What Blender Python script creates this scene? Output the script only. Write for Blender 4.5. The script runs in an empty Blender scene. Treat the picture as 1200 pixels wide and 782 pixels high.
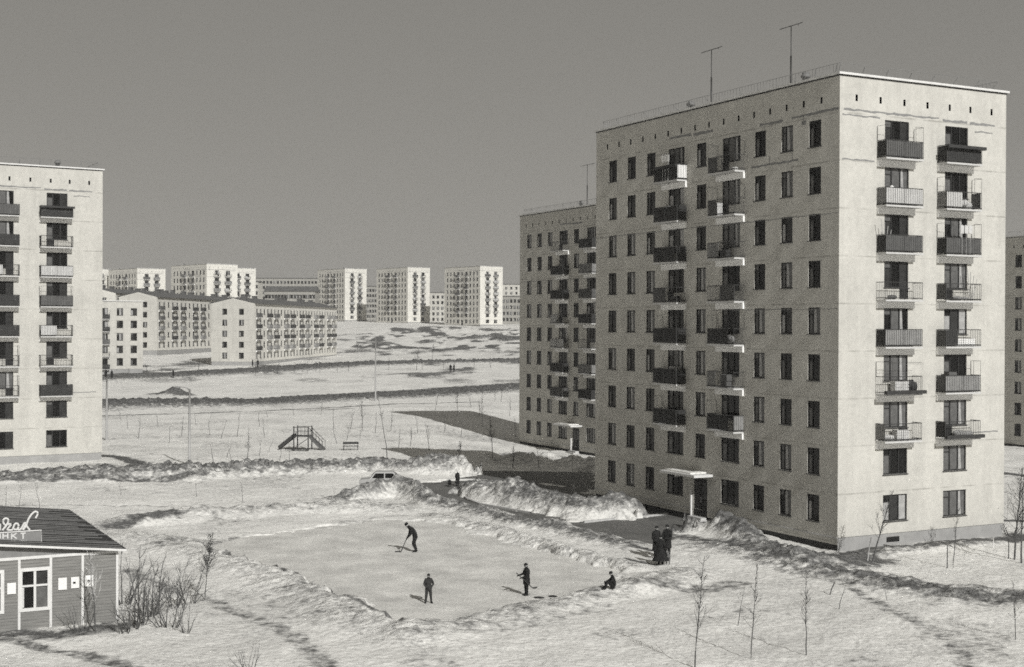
import bpy, math, random
import numpy as np
from mathutils import Vector, Matrix
random.seed(7)
sc = bpy.context.scene
COL = sc.collection
R = math.radians

# ------------------------------------------------------------------ camera model (fitted to the photograph)
FPX, PITCH, ROLL, AZ = 1588.0, 0.005577, 0.004112, 0.484534
CX, CY, LEN, WID, CAMH = 18.485, 76.70, 26.43, 13.15, 12.65
TOP = 26.9
FL = 2.71

def ray(px, py):
    cr, sr = math.cos(ROLL), math.sin(ROLL)
    a, b = px - 600, py - 391
    u = a * cr + b * sr; v = -a * sr + b * cr
    x, z = u / FPX, -v / FPX
    c, s = math.cos(PITCH), math.sin(PITCH)
    return (x, c + z * s, z * c - s)

def G(px, py, z=0.0):
    r = ray(px, py); t = (z - CAMH) / r[2]
    return (r[0] * t, r[1] * t)

def ss(a, b, v):
    t = np.clip((v - a) / (b - a), 0, 1)
    return t * t * (3 - 2 * t)

# ------------------------------------------------------------------ numpy noise
_rs = np.random.RandomState(3)
_T = _rs.rand(256, 256)
def vnoise(x, y):
    xi = np.floor(x).astype(int); yi = np.floor(y).astype(int)
    xf = x - xi; yf = y - yi
    xf = xf * xf * (3 - 2 * xf); yf = yf * yf * (3 - 2 * yf)
    a = _T[xi & 255, yi & 255]; b = _T[(xi + 1) & 255, yi & 255]
    c = _T[xi & 255, (yi + 1) & 255]; d = _T[(xi + 1) & 255, (yi + 1) & 255]
    return (a * (1 - xf) + b * xf) * (1 - yf) + (c * (1 - xf) + d * xf) * yf
def fbm(x, y, o=4):
    s = 0; a = .5; n = 0
    for i in range(o):
        s = s + a * vnoise(x + 17.3 * i, y + 9.1 * i); n += a; a *= .55; x = x * 2.03; y = y * 2.03
    return s / n

# ------------------------------------------------------------------ terrain
YK = [0, 240, 290, 330, 420, 520, 610, 650, 700, 900, 5000]
ZK = [0, 0, 1.4, 2.6, 3.4, 8.0, 12.5, 13.8, 14.8, 16.5, 17.0]
def base(x, y):
    x = np.asarray(x, float); y = np.asarray(y, float)
    z = np.interp(y, YK, ZK)
    z = z + 1.6 * ss(-70, -100, x) * ss(300, 360, y) * (1 - ss(480, 600, y))
    d1 = 1.3 * ss(112, 138, y) * ss(-14, 3, x) * (1 - ss(180, 225, y))
    d2 = 2.6 * ss(32, 58, x) * ss(92, 150, y) * (1 - ss(260, 330, y))
    z = z - np.maximum(d1, d2)
    return z

def seg_d(x, y, pts):
    """distance to a polyline and interpolated parameter index"""
    best = np.full(x.shape, 1e9); par = np.zeros(x.shape)
    for i in range(len(pts) - 1):
        ax, ay = pts[i]; bx, by = pts[i + 1]
        dx, dy = bx - ax, by - ay
        l2 = dx * dx + dy * dy + 1e-9
        t = np.clip(((x - ax) * dx + (y - ay) * dy) / l2, 0, 1)
        d = np.hypot(x - ax - t * dx, y - ay - t * dy)
        m = d < best
        best = np.where(m, d, best); par = np.where(m, i + t, par)
    return best, par

def poly_sd(x, y, pts):
    """signed distance to polygon, negative inside"""
    d, _ = seg_d(x, y, pts + [pts[0]])
    ins = np.zeros(x.shape, bool)
    n = len(pts)
    for i in range(n):
        ax, ay = pts[i]; bx, by = pts[(i + 1) % n]
        if ay == by: continue
        c = ((ay > y) != (by > y)) & (x < (bx - ax) * (y - ay) / (by - ay) + ax)
        ins ^= c
    return np.where(ins, -d, d)

def gp(l): return [G(*q[:2]) for q in l]

DRIVE = gp([(478, 566), (520, 562.5), (566, 562), (640, 567), (690, 572), (690, 584), (640, 577), (600, 572), (560, 570), (539, 577), (560, 589), (622, 599),
            (684, 612), (760, 605), (806, 600), (822, 611), (800, 624), (775, 637), (740, 633), (700, 624), (640, 612), (600, 604), (545, 592), (508, 584)])
YARD = gp([(540, 562), (566, 547), (640, 545), (700, 548), (705, 575), (690, 573), (640, 566), (566, 561)])
RINK = gp([(245, 641), (300, 627), (400, 615), (460, 607), (520, 612), (600, 637), (680, 657), (738, 669), (715, 688), (650, 700),
           (580, 718), (500, 730), (470, 731), (430, 717), (380, 694), (325, 669), (290, 661)])

# ridges: list of (px, py, height), half width m, dirt amount, roughness
RIDGES = [
 ([(545,577,.7),(560,580,1.0),(580,583,1.3),(600,586,1.6),(622,590,1.15),(650,597,.95),(690,603,1.1),(722,603,1.4),(742,602,1.3),(754,602,.9)], 1.9, .54, .4),
 ([(400,586,.25),(425,583,1.05),(445,580,1.25),(470,579,1.25),(490,583,.95),(510,592,.55),(540,598,.4),(575,605,.35),(610,614,.3),(640,618,.42),(670,624,.36),(700,632,.25),(730,640,.15)], 1.4, .5, .4),
 ([(-60,566,.6),(0,563,.6),(60,561,.8),(130,561,1.0),(180,559,1.0),(222,559,1.1),(260,556,.8),(300,554,1.0),(350,552,.8),(400,552,.9),(432,550,.9),(450,549,.4)], 2.2, .56, .5),
 ([(465,549,.4),(485,552,.9),(505,553,1.2),(520,553,.9)], 2.2, .5, .4),
 ([(528,553,.6),(540,553,1.0),(552,555,.8)], 1.5, .15, .35),
 ([(566,557,.7),(575,556,.9),(588,556,.6)], 1.6, .3, .3),
 ([(596,527,.5),(612,526,.9),(640,528,1.0),(655,532,.5)], 2.6, .08, .25),
 ([(650,542,.5),(668,541,1.4),(690,543,1.2),(705,548,.7)], 2.4, .12, .3),
 ([(140,628,.2),(190,634,.35),(245,652,.4),(285,666,.45),(325,678,.45),(380,702,.45),(430,728,.4),(480,744,.25)], 2.0, .12, .22),
 ([(125,617,.3),(160,613,.6),(200,609,.65),(240,605,.5),(320,600,.5),(360,598,.55),(420,597,.5),(460,598,.3)], 1.8, .22, .25),
 ([(500,603,.12),(540,610,.2),(575,621,.26),(620,635,.3),(670,649,.32),(710,660,.3),(750,667,.2)], 1.0, .12, .3),
 ([(490,744,.15),(560,727,.2),(640,709,.2),(700,698,.25),(740,690,.5),(775,682,.4),(800,672,.25)], 1.5, .30, .22),
 ([(793,621,.5),(808,617,1.0),(835,617,1.25),(862,627,.9),(890,640,.5),(930,652,.4),(975,662,.3),(1010,664,.2)], 1.3, .62, .4),
 ([(840,640,.15),(900,653,.3),(950,665,.35),(1000,676,.4),(1060,688,.4),(1120,698,.35),(1210,700,.3)], 1.6, .42, .45),
 ([(1000,652,.2),(1040,646,.25),(1100,641,.25),(1160,634,.2)], 1.2, .55, .3),
 ([(60,483,1.2),(122,478,1.2),(200,476.5,1.1),(300,473,.55),(400,467,.6),(500,463,.5),(610,458,.5),(700,455,.5)], 8.5, .8, .5),
 ([(60,454,.7),(115,451,.7),(200,449,.7),(300,446,.8),(400,442,.9),(500,438.5,.8),(610,436.5,.8),(700,434,.8)], 8.0, .85, .5),
 ([(188,463,.3),(202,463,1.5),(215,464,.3)], 2.4, .85, .3),
 ([(545,421,.6),(560,420,1.6),(585,420,1.2),(596,422,.5)], 5.0, .75, .4),
 ([(132,404+30,.3),(150,432,1.4),(180,430,1.0),(215,432,.4)], 3.5, .45, .3),
 ([(640,690,.0),(650,690,.04)], .6, 0, 0),
]
# flat marks, dirt and a painted shadow strip: polylines (px,py), half width m, strength
DIRT_SHADE = [
 ([(795,628),(850,638),(900,650),(960,667),(1010,679),(1080,694),(1170,705),(1210,703)], .9, .62),
 ([(900,655),(960,672),(1020,684),(1090,694),(1150,704)], 1.5, .45),
 ([(1000,690),(1040,712),(1075,728),(1105,745),(1125,765),(1140,790)], .40, .42),
 ([(150,668),(200,690),(240,702),(290,720),(330,738),(360,756),(385,785)], .50, .42),
 ([(0,748),(30,754),(60,762),(100,768),(130,776),(170,788)], .45, .55),
 ([(0,742),(60,744),(100,738),(135,733)], .9, .7),
 ([(250,650),(292,664),(325,670),(364,686),(400,704),(436,722),(470,735)], .22, .6),
 ([(400,617),(440,606),(480,604),(560,612)], .2, .35),
 ([(118,533),(140,536),(160,542),(175,549)], .8, .95),
 ([(120,545),(150,551),(200,553)], 1.6, .5),
 ([(0,592),(80,592),(180,593),(235,593)], .12, .6),
 ([(118,487),(200,485),(300,482),(400,477),(470,473),(560,471)], .7, .75),
 ([(360,481),(410,479)], .7, .6),
 ([(730,655),(765,663)], .2, .9),
 ([(735,640),(775,647)], .35, .8),
 ([(740,603),(778,602)], .2, .8),
 ([(130,620),(170,613),(205,610)], .8, .7),
 ([(205,640),(245,637),(275,632)], 1.3, .4),
 ([(-60,568),(0,565),(60,564),(130,564),(200,563),(235,561)], .7, .6),
 ([(775,688),(830,690),(860,684)], 1.0, .45),
 ([(570,735),(650,722),(700,712)], 1.2, .25),
 ([(983,650),(1020,645),(1080,640),(1176,630)], .8, .9),
 ([(1176,632),(1205,628)], 1.0, .9),
 ([(1176,611),(1205,611)], .5, .9),
 ([(965,652),(985,657),(1020,655)], 1.4, .8),
 ([(1176,543),(1260,545)], 3.0, 1.2),  # shadow of an unseen building, painted into the ground colour
 ([(610,520),(650,522),(697,530)], 2.0, .9),
 ([(690,585),(740,592),(800,604)], 1.2, .6),
]
for r in RIDGES:
    pass
RW = [(gp(r[0]), [q[2] for q in r[0]], r[1], r[2], r[3]) for r in RIDGES]
DW = [(gp(d[0]), d[1], d[2]) for d in DIRT_SHADE]

def terrain(x, y):
    x = np.asarray(x, float); y = np.asarray(y, float)
    shp = x.shape; x = x.ravel(); y = y.ravel()
    z = base(x, y)
    near = 1 - ss(140, 260, y)
    wob = (fbm(x * .35, y * .35, 3) - .5)
    z = z + .22 * wob * (0.4 + .6 * near) + .10 * (fbm(x * 1.1 + 7, y * 1.1, 3) - .5)
    z = z + near * .05 * (fbm(x * 3.1, y * 3.1 + 4, 2) - .5)
    far = ss(420, 470, y) * (1 - ss(585, 612, y)) * ss(-75, -50, x) * (1 - ss(20, 60, x))
    z = z + far * 4.0 * (fbm(x * .045, y * .03, 4) - .5)
    dirt_shade = np.clip(far * (fbm(x * .16 + 3, y * .06 + 5, 5) - .46) * 6.5, 0, .95)
    sl = ss(255, 300, y) * (1 - ss(425, 470, y))
    dirt_shade = np.maximum(dirt_shade, sl * np.clip((fbm(x * .10 + 30, y * .05, 5) - .53) * 4.5, 0, .7))
    sl = 1 - ss(200, 260, y)
    dirt_shade = np.maximum(dirt_shade, sl * np.clip((fbm(x * .22 + 60, y * .22, 4) - .58) * 2.5, 0, .24))
    wx = x + 1.1 * (fbm(x * .5 + 40, y * .5, 3) - .5); wy = y + 1.1 * (fbm(x * .5, y * .5 + 40, 3) - .5)
    rough = fbm(x * 1.5 + 11, y * 1.5, 4); fine = vnoise(x * 3.1, y * 3.1 + 21) * .6 + vnoise(x * 1.9 + 5, y * 1.9) * .4
    rgh = np.zeros(x.shape)
    for pts, hs, w, dr, rg in RW:
        xs = [p[0] for p in pts]; ys = [p[1] for p in pts]; m_ = 3 * w + 3
        sel = (x > min(xs) - m_) & (x < max(xs) + m_) & (y > min(ys) - m_) & (y < max(ys) + m_)
        if not sel.any(): continue
        d, par = seg_d(wx[sel], wy[sel], pts)
        h = np.interp(par, range(len(hs)), hs)
        k = np.clip(1 - d / (w * 1.35), 0, 1); prof = k * k * (3 - 2 * k)
        prof = prof ** .8
        rr = rough[sel]; ff = fine[sel]
        add = h * prof * (1 + rg * 1.5 * (rr - .5)) + prof * rg * .7 * (rr - .5) * np.minimum(h * 1.6, 1) + prof * rg * 1.5 * (ff - .5) * np.minimum(h * 1.5, 1)
        z[sel] = np.maximum(z[sel], 0) * 0 + z[sel] + np.maximum(add, 0)
        rgh[sel] = np.maximum(rgh[sel], prof * rg * 2.2)
        if dr > 0:
            dd = np.clip(prof * 1.25, 0, 1) * dr * (.55 + .9 * rr)
            dirt_shade[sel] = np.maximum(dirt_shade[sel], dd)
    for pts, w, dr in DW:
        xs = [p[0] for p in pts]; ys = [p[1] for p in pts]; m_ = 3 * w + 3
        sel = (x > min(xs) - m_) & (x < max(xs) + m_) & (y > min(ys) - m_) & (y < max(ys) + m_)
        if not sel.any(): continue
        d, par = seg_d(x[sel] * .6 + wx[sel] * .4, y[sel] * .6 + wy[sel] * .4, pts)
        k = np.clip(1.5 - d / w, 0, 1)
        dirt_shade[sel] = np.maximum(dirt_shade[sel], k * dr); z[sel] -= .06 * k * min(dr, 1)
    # trodden strip along the foot of the shaded long side
    ax_, ay_ = -math.sin(AZ), math.cos(AZ)
    sel = (x > -5) & (x < 30) & (y > 70) & (y < 115)
    if sel.any():
        d, _ = seg_d(x[sel], y[sel], [(CX + ax_ * 11.5, CY + ay_ * 11.5), (CX + ax_ * 27, CY + ay_ * 27)])
        k = ss(2.6, 1.2, d); z[sel] = z[sel] * (1 - k) - .12 * k; dirt_shade[sel] = np.maximum(dirt_shade[sel], .7 * k)
    # sink below the sheets
    for poly in (DRIVE, YARD, RINK):
        xs = [p[0] for p in poly]; ys = [p[1] for p in poly]
        sel = (x > min(xs) - 6) & (x < max(xs) + 6) & (y > min(ys) - 6) & (y < max(ys) + 6)
        if not sel.any(): continue
        sd = poly_sd(wx[sel] * .5 + x[sel] * .5, wy[sel] * .5 + y[sel] * .5, poly)
        k = ss(.3, -.7, sd + 2.2 * (rough[sel] - .5) + 2.0 * (fbm(x[sel] * .4, y[sel] * .4 + 9, 3) - .5))
        bz = base(x[sel], y[sel])
        z[sel] = z[sel] * (1 - k) + (bz - .34) * k
    # keep the ground under the houses low
    terrain.rough = rgh.reshape(shp)
    return z.reshape(shp), dirt_shade.reshape(shp)

def hz(x, y):
    z, _ = terrain(np.array([x]), np.array([y])); return float(z[0])
def sheet_z(x, y): return float(base(x, y)) - .06

def at(px, py, lo=45., hi=3000.):
    """where the line of sight through a photograph point meets the ground"""
    z = 0.
    for _ in range(14):
        x, y = G(px, py, min(z, 12.3)); z2 = hz(x, y); z = z * .5 + z2 * .5
    x, y = G(px, py, min(z, 12.3))
    return x, y, hz(x, y)

# ------------------------------------------------------------------ materials
def new_mat(name):
    m = bpy.data.materials.new(name); m.use_nodes = True
    nt = m.node_tree; nt.nodes.clear()
    out = nt.nodes.new('ShaderNodeOutputMaterial'); b = nt.nodes.new('ShaderNodeBsdfPrincipled')
    nt.links.new(b.outputs[0], out.inputs[0])
    b.inputs['Specular IOR Level'].default_value = .3
    return m, nt, b
def gcol(v): return (v, v * .992, v * .965, 1)
def nn(nt, t, **k):
    n = nt.nodes.new(t)
    for a, b in k.items():
        if a in ('Scale', 'Detail', 'Roughness', 'Distortion', 'Strength', 'Distance', 'Height', 'Vector', 'W'): n.inputs[a].default_value = b
        else: setattr(n, a, b)
    return n
def ramp(nt, src, stops):
    r = nt.nodes.new('ShaderNodeValToRGB'); el = r.color_ramp.elements
    while len(el) < len(stops): el.new(.5)
    for e, (p, v) in zip(el, stops): e.position = p; e.color = gcol(v) if not isinstance(v, tuple) else v
    nt.links.new(src, r.inputs[0]); return r
_mc = {}
def mat(name, v, var=.18, scale=1.5, rough=.8, bump=0., bscale=20., spec=.3, metal=0.):
    if name in _mc: return _mc[name]
    m, nt, b = new_mat(name)
    tc = nn(nt, 'ShaderNodeTexCoord')
    n = nn(nt, 'ShaderNodeTexNoise', Scale=scale, Detail=6., Roughness=.6); nt.links.new(tc.outputs['Object'], n.inputs[0])
    r = ramp(nt, n.outputs[0], [(.25, v * (1 - var)), (.75, v * (1 + var))])
    nt.links.new(r.outputs[0], b.inputs['Base Color'])
    b.inputs['Roughness'].default_value = rough; b.inputs['Specular IOR Level'].default_value = spec; b.inputs['Metallic'].default_value = metal
    if bump:
        n2 = nn(nt, 'ShaderNodeTexNoise', Scale=bscale, Detail=4.); nt.links.new(tc.outputs['Object'], n2.inputs[0])
        bp = nn(nt, 'ShaderNodeBump', Strength=bump, Distance=.02); nt.links.new(n2.outputs[0], bp.inputs['Height']); nt.links.new(bp.outputs[0], b.inputs['Normal'])
    _mc[name] = m; return m

def snow_material():
    m, nt, b = new_mat('snow')
    L = nt.links.new
    tc = nn(nt, 'ShaderNodeTexCoord')
    at_ = nn(nt, 'ShaderNodeAttribute', attribute_name='dirt_shade')
    # break-up noise for dirt and the painted shadow strip
    n1 = nn(nt, 'ShaderNodeTexNoise', Scale=1.6, Detail=8., Roughness=.72); L(tc.outputs['Object'], n1.inputs[0])
    n2 = nn(nt, 'ShaderNodeTexNoise', Scale=.12, Detail=6., Roughness=.6); L(tc.outputs['Object'], n2.inputs[0])
    n3 = nn(nt, 'ShaderNodeTexNoise', Scale=3.5, Detail=7., Roughness=.7); L(tc.outputs['Object'], n3.inputs[0])
    # snow colour
    snow = ramp(nt, n2.outputs[0], [(.3, .66), (.52, .80), (.75, .88)])
    spk = ramp(nt, n3.outputs[0], [(.30, .50), (.46, .88), (.60, 1.0)])
    mul = nn(nt, 'ShaderNodeMixRGB', blend_type='MULTIPLY'); mul.inputs[0].default_value = .8
    L(snow.outputs[0], mul.inputs[1]); L(spk.outputs[0], mul.inputs[2])
    earth = ramp(nt, n3.outputs[0], [(.3, .045), (.55, .11), (.75, .26)])
    s = nn(nt, 'ShaderNodeMath', operation='MULTIPLY_ADD'); s.inputs[1].default_value = 2.2; s.inputs[2].default_value = -1.1
    L(n1.outputs[0], s.inputs[0])
    a = nn(nt, 'ShaderNodeMath', operation='ADD'); L(at_.outputs['Fac'], a.inputs[0]); L(s.outputs[0], a.inputs[1])
    mr = nn(nt, 'ShaderNodeMapRange', interpolation_type='SMOOTHSTEP'); mr.inputs[1].default_value = .10; mr.inputs[2].default_value = .74
    L(a.outputs[0], mr.inputs[0])
    gate = nn(nt, 'ShaderNodeMapRange'); gate.inputs[1].default_value = 0.02; gate.inputs[2].default_value = .16
    L(at_.outputs['Fac'], gate.inputs[0])
    f = nn(nt, 'ShaderNodeMath', operation='MULTIPLY'); L(mr.outputs[0], f.inputs[0]); L(gate.outputs[0], f.inputs[1])
    mx = nn(nt, 'ShaderNodeMixRGB'); L(f.outputs[0], mx.inputs[0]); L(mul.outputs[0], mx.inputs[1]); L(earth.outputs[0], mx.inputs[2])
    # loose specks of soil and straw all over the old snow
    n4 = nn(nt, 'ShaderNodeTexNoise', Scale=5.5, Detail=9., Roughness=.78); L(tc.outputs['Object'], n4.inputs[0])
    n5 = nn(nt, 'ShaderNodeTexNoise', Scale=.35, Detail=3.); L(tc.outputs['Object'], n5.inputs[0])
    ad = nn(nt, 'ShaderNodeMath', operation='MULTIPLY_ADD'); ad.inputs[1].default_value = .35; L(n5.outputs[0], ad.inputs[0]); L(n4.outputs[0], ad.inputs[2])
    sp = nn(nt, 'ShaderNodeMapRange', interpolation_type='SMOOTHSTEP'); sp.inputs[1].default_value = .71; sp.inputs[2].default_value = .84; sp.inputs[4].default_value = .7
    L(ad.outputs[0], sp.inputs[0])
    mx2 = nn(nt, 'ShaderNodeMixRGB'); L(sp.outputs[0], mx2.inputs[0]); L(mx.outputs[0], mx2.inputs[1]); mx2.inputs[2].default_value = gcol(.3)
    # shovelled lumps: icy, clean and sooty chunks side by side on the banks
    vc = nn(nt, 'ShaderNodeTexVoronoi', Scale=3.1, feature='F1'); L(tc.outputs['Object'], vc.inputs['Vector'])
    vsx = nn(nt, 'ShaderNodeSeparateColor'); L(vc.outputs['Color'], vsx.inputs[0])
    vm = nn(nt, 'ShaderNodeMapRange'); vm.inputs[1].default_value = .45; vm.inputs[2].default_value = .95; L(vsx.outputs[0], vm.inputs[0])
    ra = nn(nt, 'ShaderNodeAttribute', attribute_name='rough')
    vf = nn(nt, 'ShaderNodeMath', operation='MULTIPLY'); L(vm.outputs[0], vf.inputs[0]); L(ra.outputs['Fac'], vf.inputs[1])
    vk = nn(nt, 'ShaderNodeMath', operation='MULTIPLY'); L(vf.outputs[0], vk.inputs[0]); vk.inputs[1].default_value = .95; vk.use_clamp = True
    mx3 = nn(nt, 'ShaderNodeMixRGB'); L(vk.outputs[0], mx3.inputs[0]); L(mx2.outputs[0], mx3.inputs[1]); mx3.inputs[2].default_value = gcol(.16)
    L(mx3.outputs[0], b.inputs['Base Color'])
    b.inputs['Roughness'].default_value = .75; b.inputs['Specular IOR Level'].default_value = .15
    # relief of melting snow
    b1 = nn(nt, 'ShaderNodeTexNoise', Scale=2.8, Detail=6., Roughness=.64); L(tc.outputs['Object'], b1.inputs[0])
    vo = nn(nt, 'ShaderNodeTexVoronoi', Scale=3.4, feature='F1'); L(tc.outputs['Object'], vo.inputs['Vector'])
    cb = nn(nt, 'ShaderNodeMath', operation='MULTIPLY_ADD'); cb.inputs[1].default_value = .35; L(vo.outputs['Distance'], cb.inputs[0]); L(b1.outputs[0], cb.inputs[2])
    rat = nn(nt, 'ShaderNodeAttribute', attribute_name='rough'); rd = nn(nt, 'ShaderNodeMath', operation='MULTIPLY_ADD'); L(rat.outputs['Fac'], rd.inputs[0]); rd.inputs[1].default_value = .20; rd.inputs[2].default_value = .08
    bp = nn(nt, 'ShaderNodeBump', Strength=1., Distance=.24); L(rd.outputs[0], bp.inputs['Distance']); L(cb.outputs[0], bp.inputs['Height']); L(bp.outputs[0], b.inputs['Normal'])
    return m

def sheet_material(name, lo, hi, speck, bumpd=.03, rough=.8):
    m, nt, b = new_mat(name); L = nt.links.new
    tc = nn(nt, 'ShaderNodeTexCoord')
    n2 = nn(nt, 'ShaderNodeTexNoise', Scale=.45, Detail=8., Roughness=.65); L(tc.outputs['Object'], n2.inputs[0])
    n3 = nn(nt, 'ShaderNodeTexNoise', Scale=7., Detail=6., Roughness=.7); L(tc.outputs['Object'], n3.inputs[0])
    c = ramp(nt, n2.outputs[0], [(.3, lo), (.7, hi)])
    s = ramp(nt, n3.outputs[0], [(.3, speck), (.6, 1.0)])
    mu = nn(nt, 'ShaderNodeMixRGB', blend_type='MULTIPLY'); mu.inputs[0].default_value = 1; L(c.outputs[0], mu.inputs[1]); L(s.outputs[0], mu.inputs[2])
    L(mu.outputs[0], b.inputs['Base Color']); b.inputs['Roughness'].default_value = rough
    bp = nn(nt, 'ShaderNodeBump', Strength=.6, Distance=bumpd); L(n3.outputs[0], bp.inputs['Height']); L(bp.outputs[0], b.inputs['Normal'])
    return m

def wall_material(name, v, joint=.8, stain=.12, jz=FL, joff=.7):
    m, nt, b = new_mat(name); L = nt.links.new
    tc = nn(nt, 'ShaderNodeTexCoord'); sp = nn(nt, 'ShaderNodeSeparateXYZ'); L(tc.outputs['Object'], sp.inputs[0])
    n1 = nn(nt, 'ShaderNodeTexNoise', Scale=.5, Detail=8., Roughness=.65); L(tc.outputs['Object'], n1.inputs[0])
    mp = nn(nt, 'ShaderNodeMapping'); mp.inputs['Scale'].default_value = (1.2, 1.2, .12); L(tc.outputs['Object'], mp.inputs[0])
    n2 = nn(nt, 'ShaderNodeTexNoise', Scale=1.0, Detail=7., Roughness=.7); L(mp.outputs[0], n2.inputs[0])
    c = ramp(nt, n1.outputs[0], [(.3, v * (1 - stain)), (.7, v * (1 + stain * .4))])
    st = ramp(nt, n2.outputs[0], [(.3, 1 - stain * 1.1), (.55, 1.0)])
    mu = nn(nt, 'ShaderNodeMixRGB', blend_type='MULTIPLY'); mu.inputs[0].default_value = 1; L(c.outputs[0], mu.inputs[1]); L(st.outputs[0], mu.inputs[2])
    nm = nn(nt, 'ShaderNodeTexNoise', Scale=3.2, Detail=8., Roughness=.75); L(tc.outputs['Object'], nm.inputs[0])
    rm = ramp(nt, nm.outputs[0], [(.3, 1 - stain * 1.1), (.62, 1.03)])
    mm_ = nn(nt, 'ShaderNodeMixRGB', blend_type='MULTIPLY'); mm_.inputs[0].default_value = 1; L(mu.outputs[0], mm_.inputs[1]); L(rm.outputs[0], mm_.inputs[2]); mu = mm_
    # joints between wall blocks
    a = nn(nt, 'ShaderNodeMath', operation='ADD'); L(sp.outputs[2], a.inputs[0]); a.inputs[1].default_value = -joff + .25
    fr = nn(nt, 'ShaderNodeMath', operation='PINGPONG'); L(a.outputs[0], fr.inputs[0]); fr.inputs[1].default_value = jz / 2
    ln = nn(nt, 'ShaderNodeMapRange', interpolation_type='SMOOTHSTEP'); L(fr.outputs[0], ln.inputs[0]); ln.inputs[1].default_value = .02; ln.inputs[2].default_value = .065; ln.inputs[3].default_value = 1; ln.inputs[4].default_value = 0
    n3 = nn(nt, 'ShaderNodeTexNoise', Scale=.7, Detail=4.); L(tc.outputs['Object'], n3.inputs[0])
    g = nn(nt, 'ShaderNodeMapRange'); L(n3.outputs[0], g.inputs[0]); g.inputs[1].default_value = .38; g.inputs[2].default_value = .60; g.inputs[4].default_value = 1 - joint
    f = nn(nt, 'ShaderNodeMath', operation='MULTIPLY'); L(ln.outputs[0], f.inputs[0]); L(g.outputs[0], f.inputs[1])
    mx = nn(nt, 'ShaderNodeMixRGB', blend_type='MULTIPLY'); L(f.outputs[0], mx.inputs[0]); L(mu.outputs[0], mx.inputs[1]); mx.inputs[2].default_value = gcol(.45)
    L(mx.outputs[0], b.inputs['Base Color']); b.inputs['Roughness'].default_value = .9; b.inputs['Specular IOR Level'].default_value = .15
    n4 = nn(nt, 'ShaderNodeTexNoise', Scale=9., Detail=7., Roughness=.75); L(tc.outputs['Object'], n4.inputs[0])
    bp = nn(nt, 'ShaderNodeBump', Strength=.35, Distance=.03); L(n4.outputs[0], bp.inputs['Height']); L(bp.outputs[0], b.inputs['Normal'])
    return m

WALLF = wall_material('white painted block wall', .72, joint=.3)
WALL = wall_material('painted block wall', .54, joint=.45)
WALL2 = wall_material('silicate brick wall', .68, joint=.6)
WALL3 = wall_material('pale gable plaster', .54, joint=.7)
GREYW = wall_material('grey brick wall', .34, joint=.7)
SNOW = snow_material()
ASPH = sheet_material('wet asphalt', .10, .19, .55)
ICE = sheet_material('scuffed rink ice', .52, .86, .74, .06, .6)
DARK = mat('dark opening', .012, rough=.9)
FRAME = mat('brown painted window frame', .018, .2, 3, .6)
FRAMEW = mat('white painted wood', .62, .08, 3, .6)
BEAM = mat('white painted beam', .80, .06, 2)
SLAB = mat('balcony slab paint', .50, .12, 2)
CAP = mat('pale cornice paint', .62, .08, 2)
CONC = mat('concrete', .45, .15, 2, .9, .3)
PLINTH = mat('cement render plinth', .30, .14, 1.2, .9, .5, 12)
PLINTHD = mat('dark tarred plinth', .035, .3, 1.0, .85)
STEEL = mat('dark painted steel', .05, .2, 3, .5)
STEELG = mat('grey painted steel', .22, .15, 3, .5)
TAR = mat('tarred roof felt', .11, .3, .6, .85)
TWIG2 = mat('pale brown twigs', .13, .25, 6, .9)
BARK = mat('grey bark', .08, .3, 6, .9)
BARKP = mat('whitewashed bark', .5, .15, 6, .9)
TWIG = mat('brown twigs', .06, .25, 6, .9)
NEEDLE = mat('dark pine needles', .03, .3, 6, .9)
P_DARK = mat('balcony cladding dark', .035, .25, 3, .7)
P_MIDD = mat('balcony cladding brown', .10, .2, 3, .7)
P_MID = mat('balcony cladding grey', .24, .2, 3, .7)
P_LITE = mat('balcony cladding pale', .50, .12, 3, .7)
P_WHITE = mat('balcony cladding white', .74, .08, 3, .7)
GL0 = mat('glass dark', .008, .5, 1.2, .15, spec=.25)
GL1 = mat('glass with dim room', .035, .5, 1.6, .15, spec=.25)
GL2 = mat('glass with net curtain', .11, .35, 2.5, .3, spec=.3)
GL3 = mat('glass with white curtain', .34, .25, 3.0, .3, spec=.3)
CLOTHD = mat('black wool cloth', .013, .3, 8, .95)
CLOTHG = mat('charcoal cloth', .03, .3, 8, .95)
SKIN = mat('skin', .38, .08, 8, .6)
WOOD = mat('worn light wood', .40, .15, 6, .7)
WOODD = mat('dark weathered wood', .045, .3, 4, .85)

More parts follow.
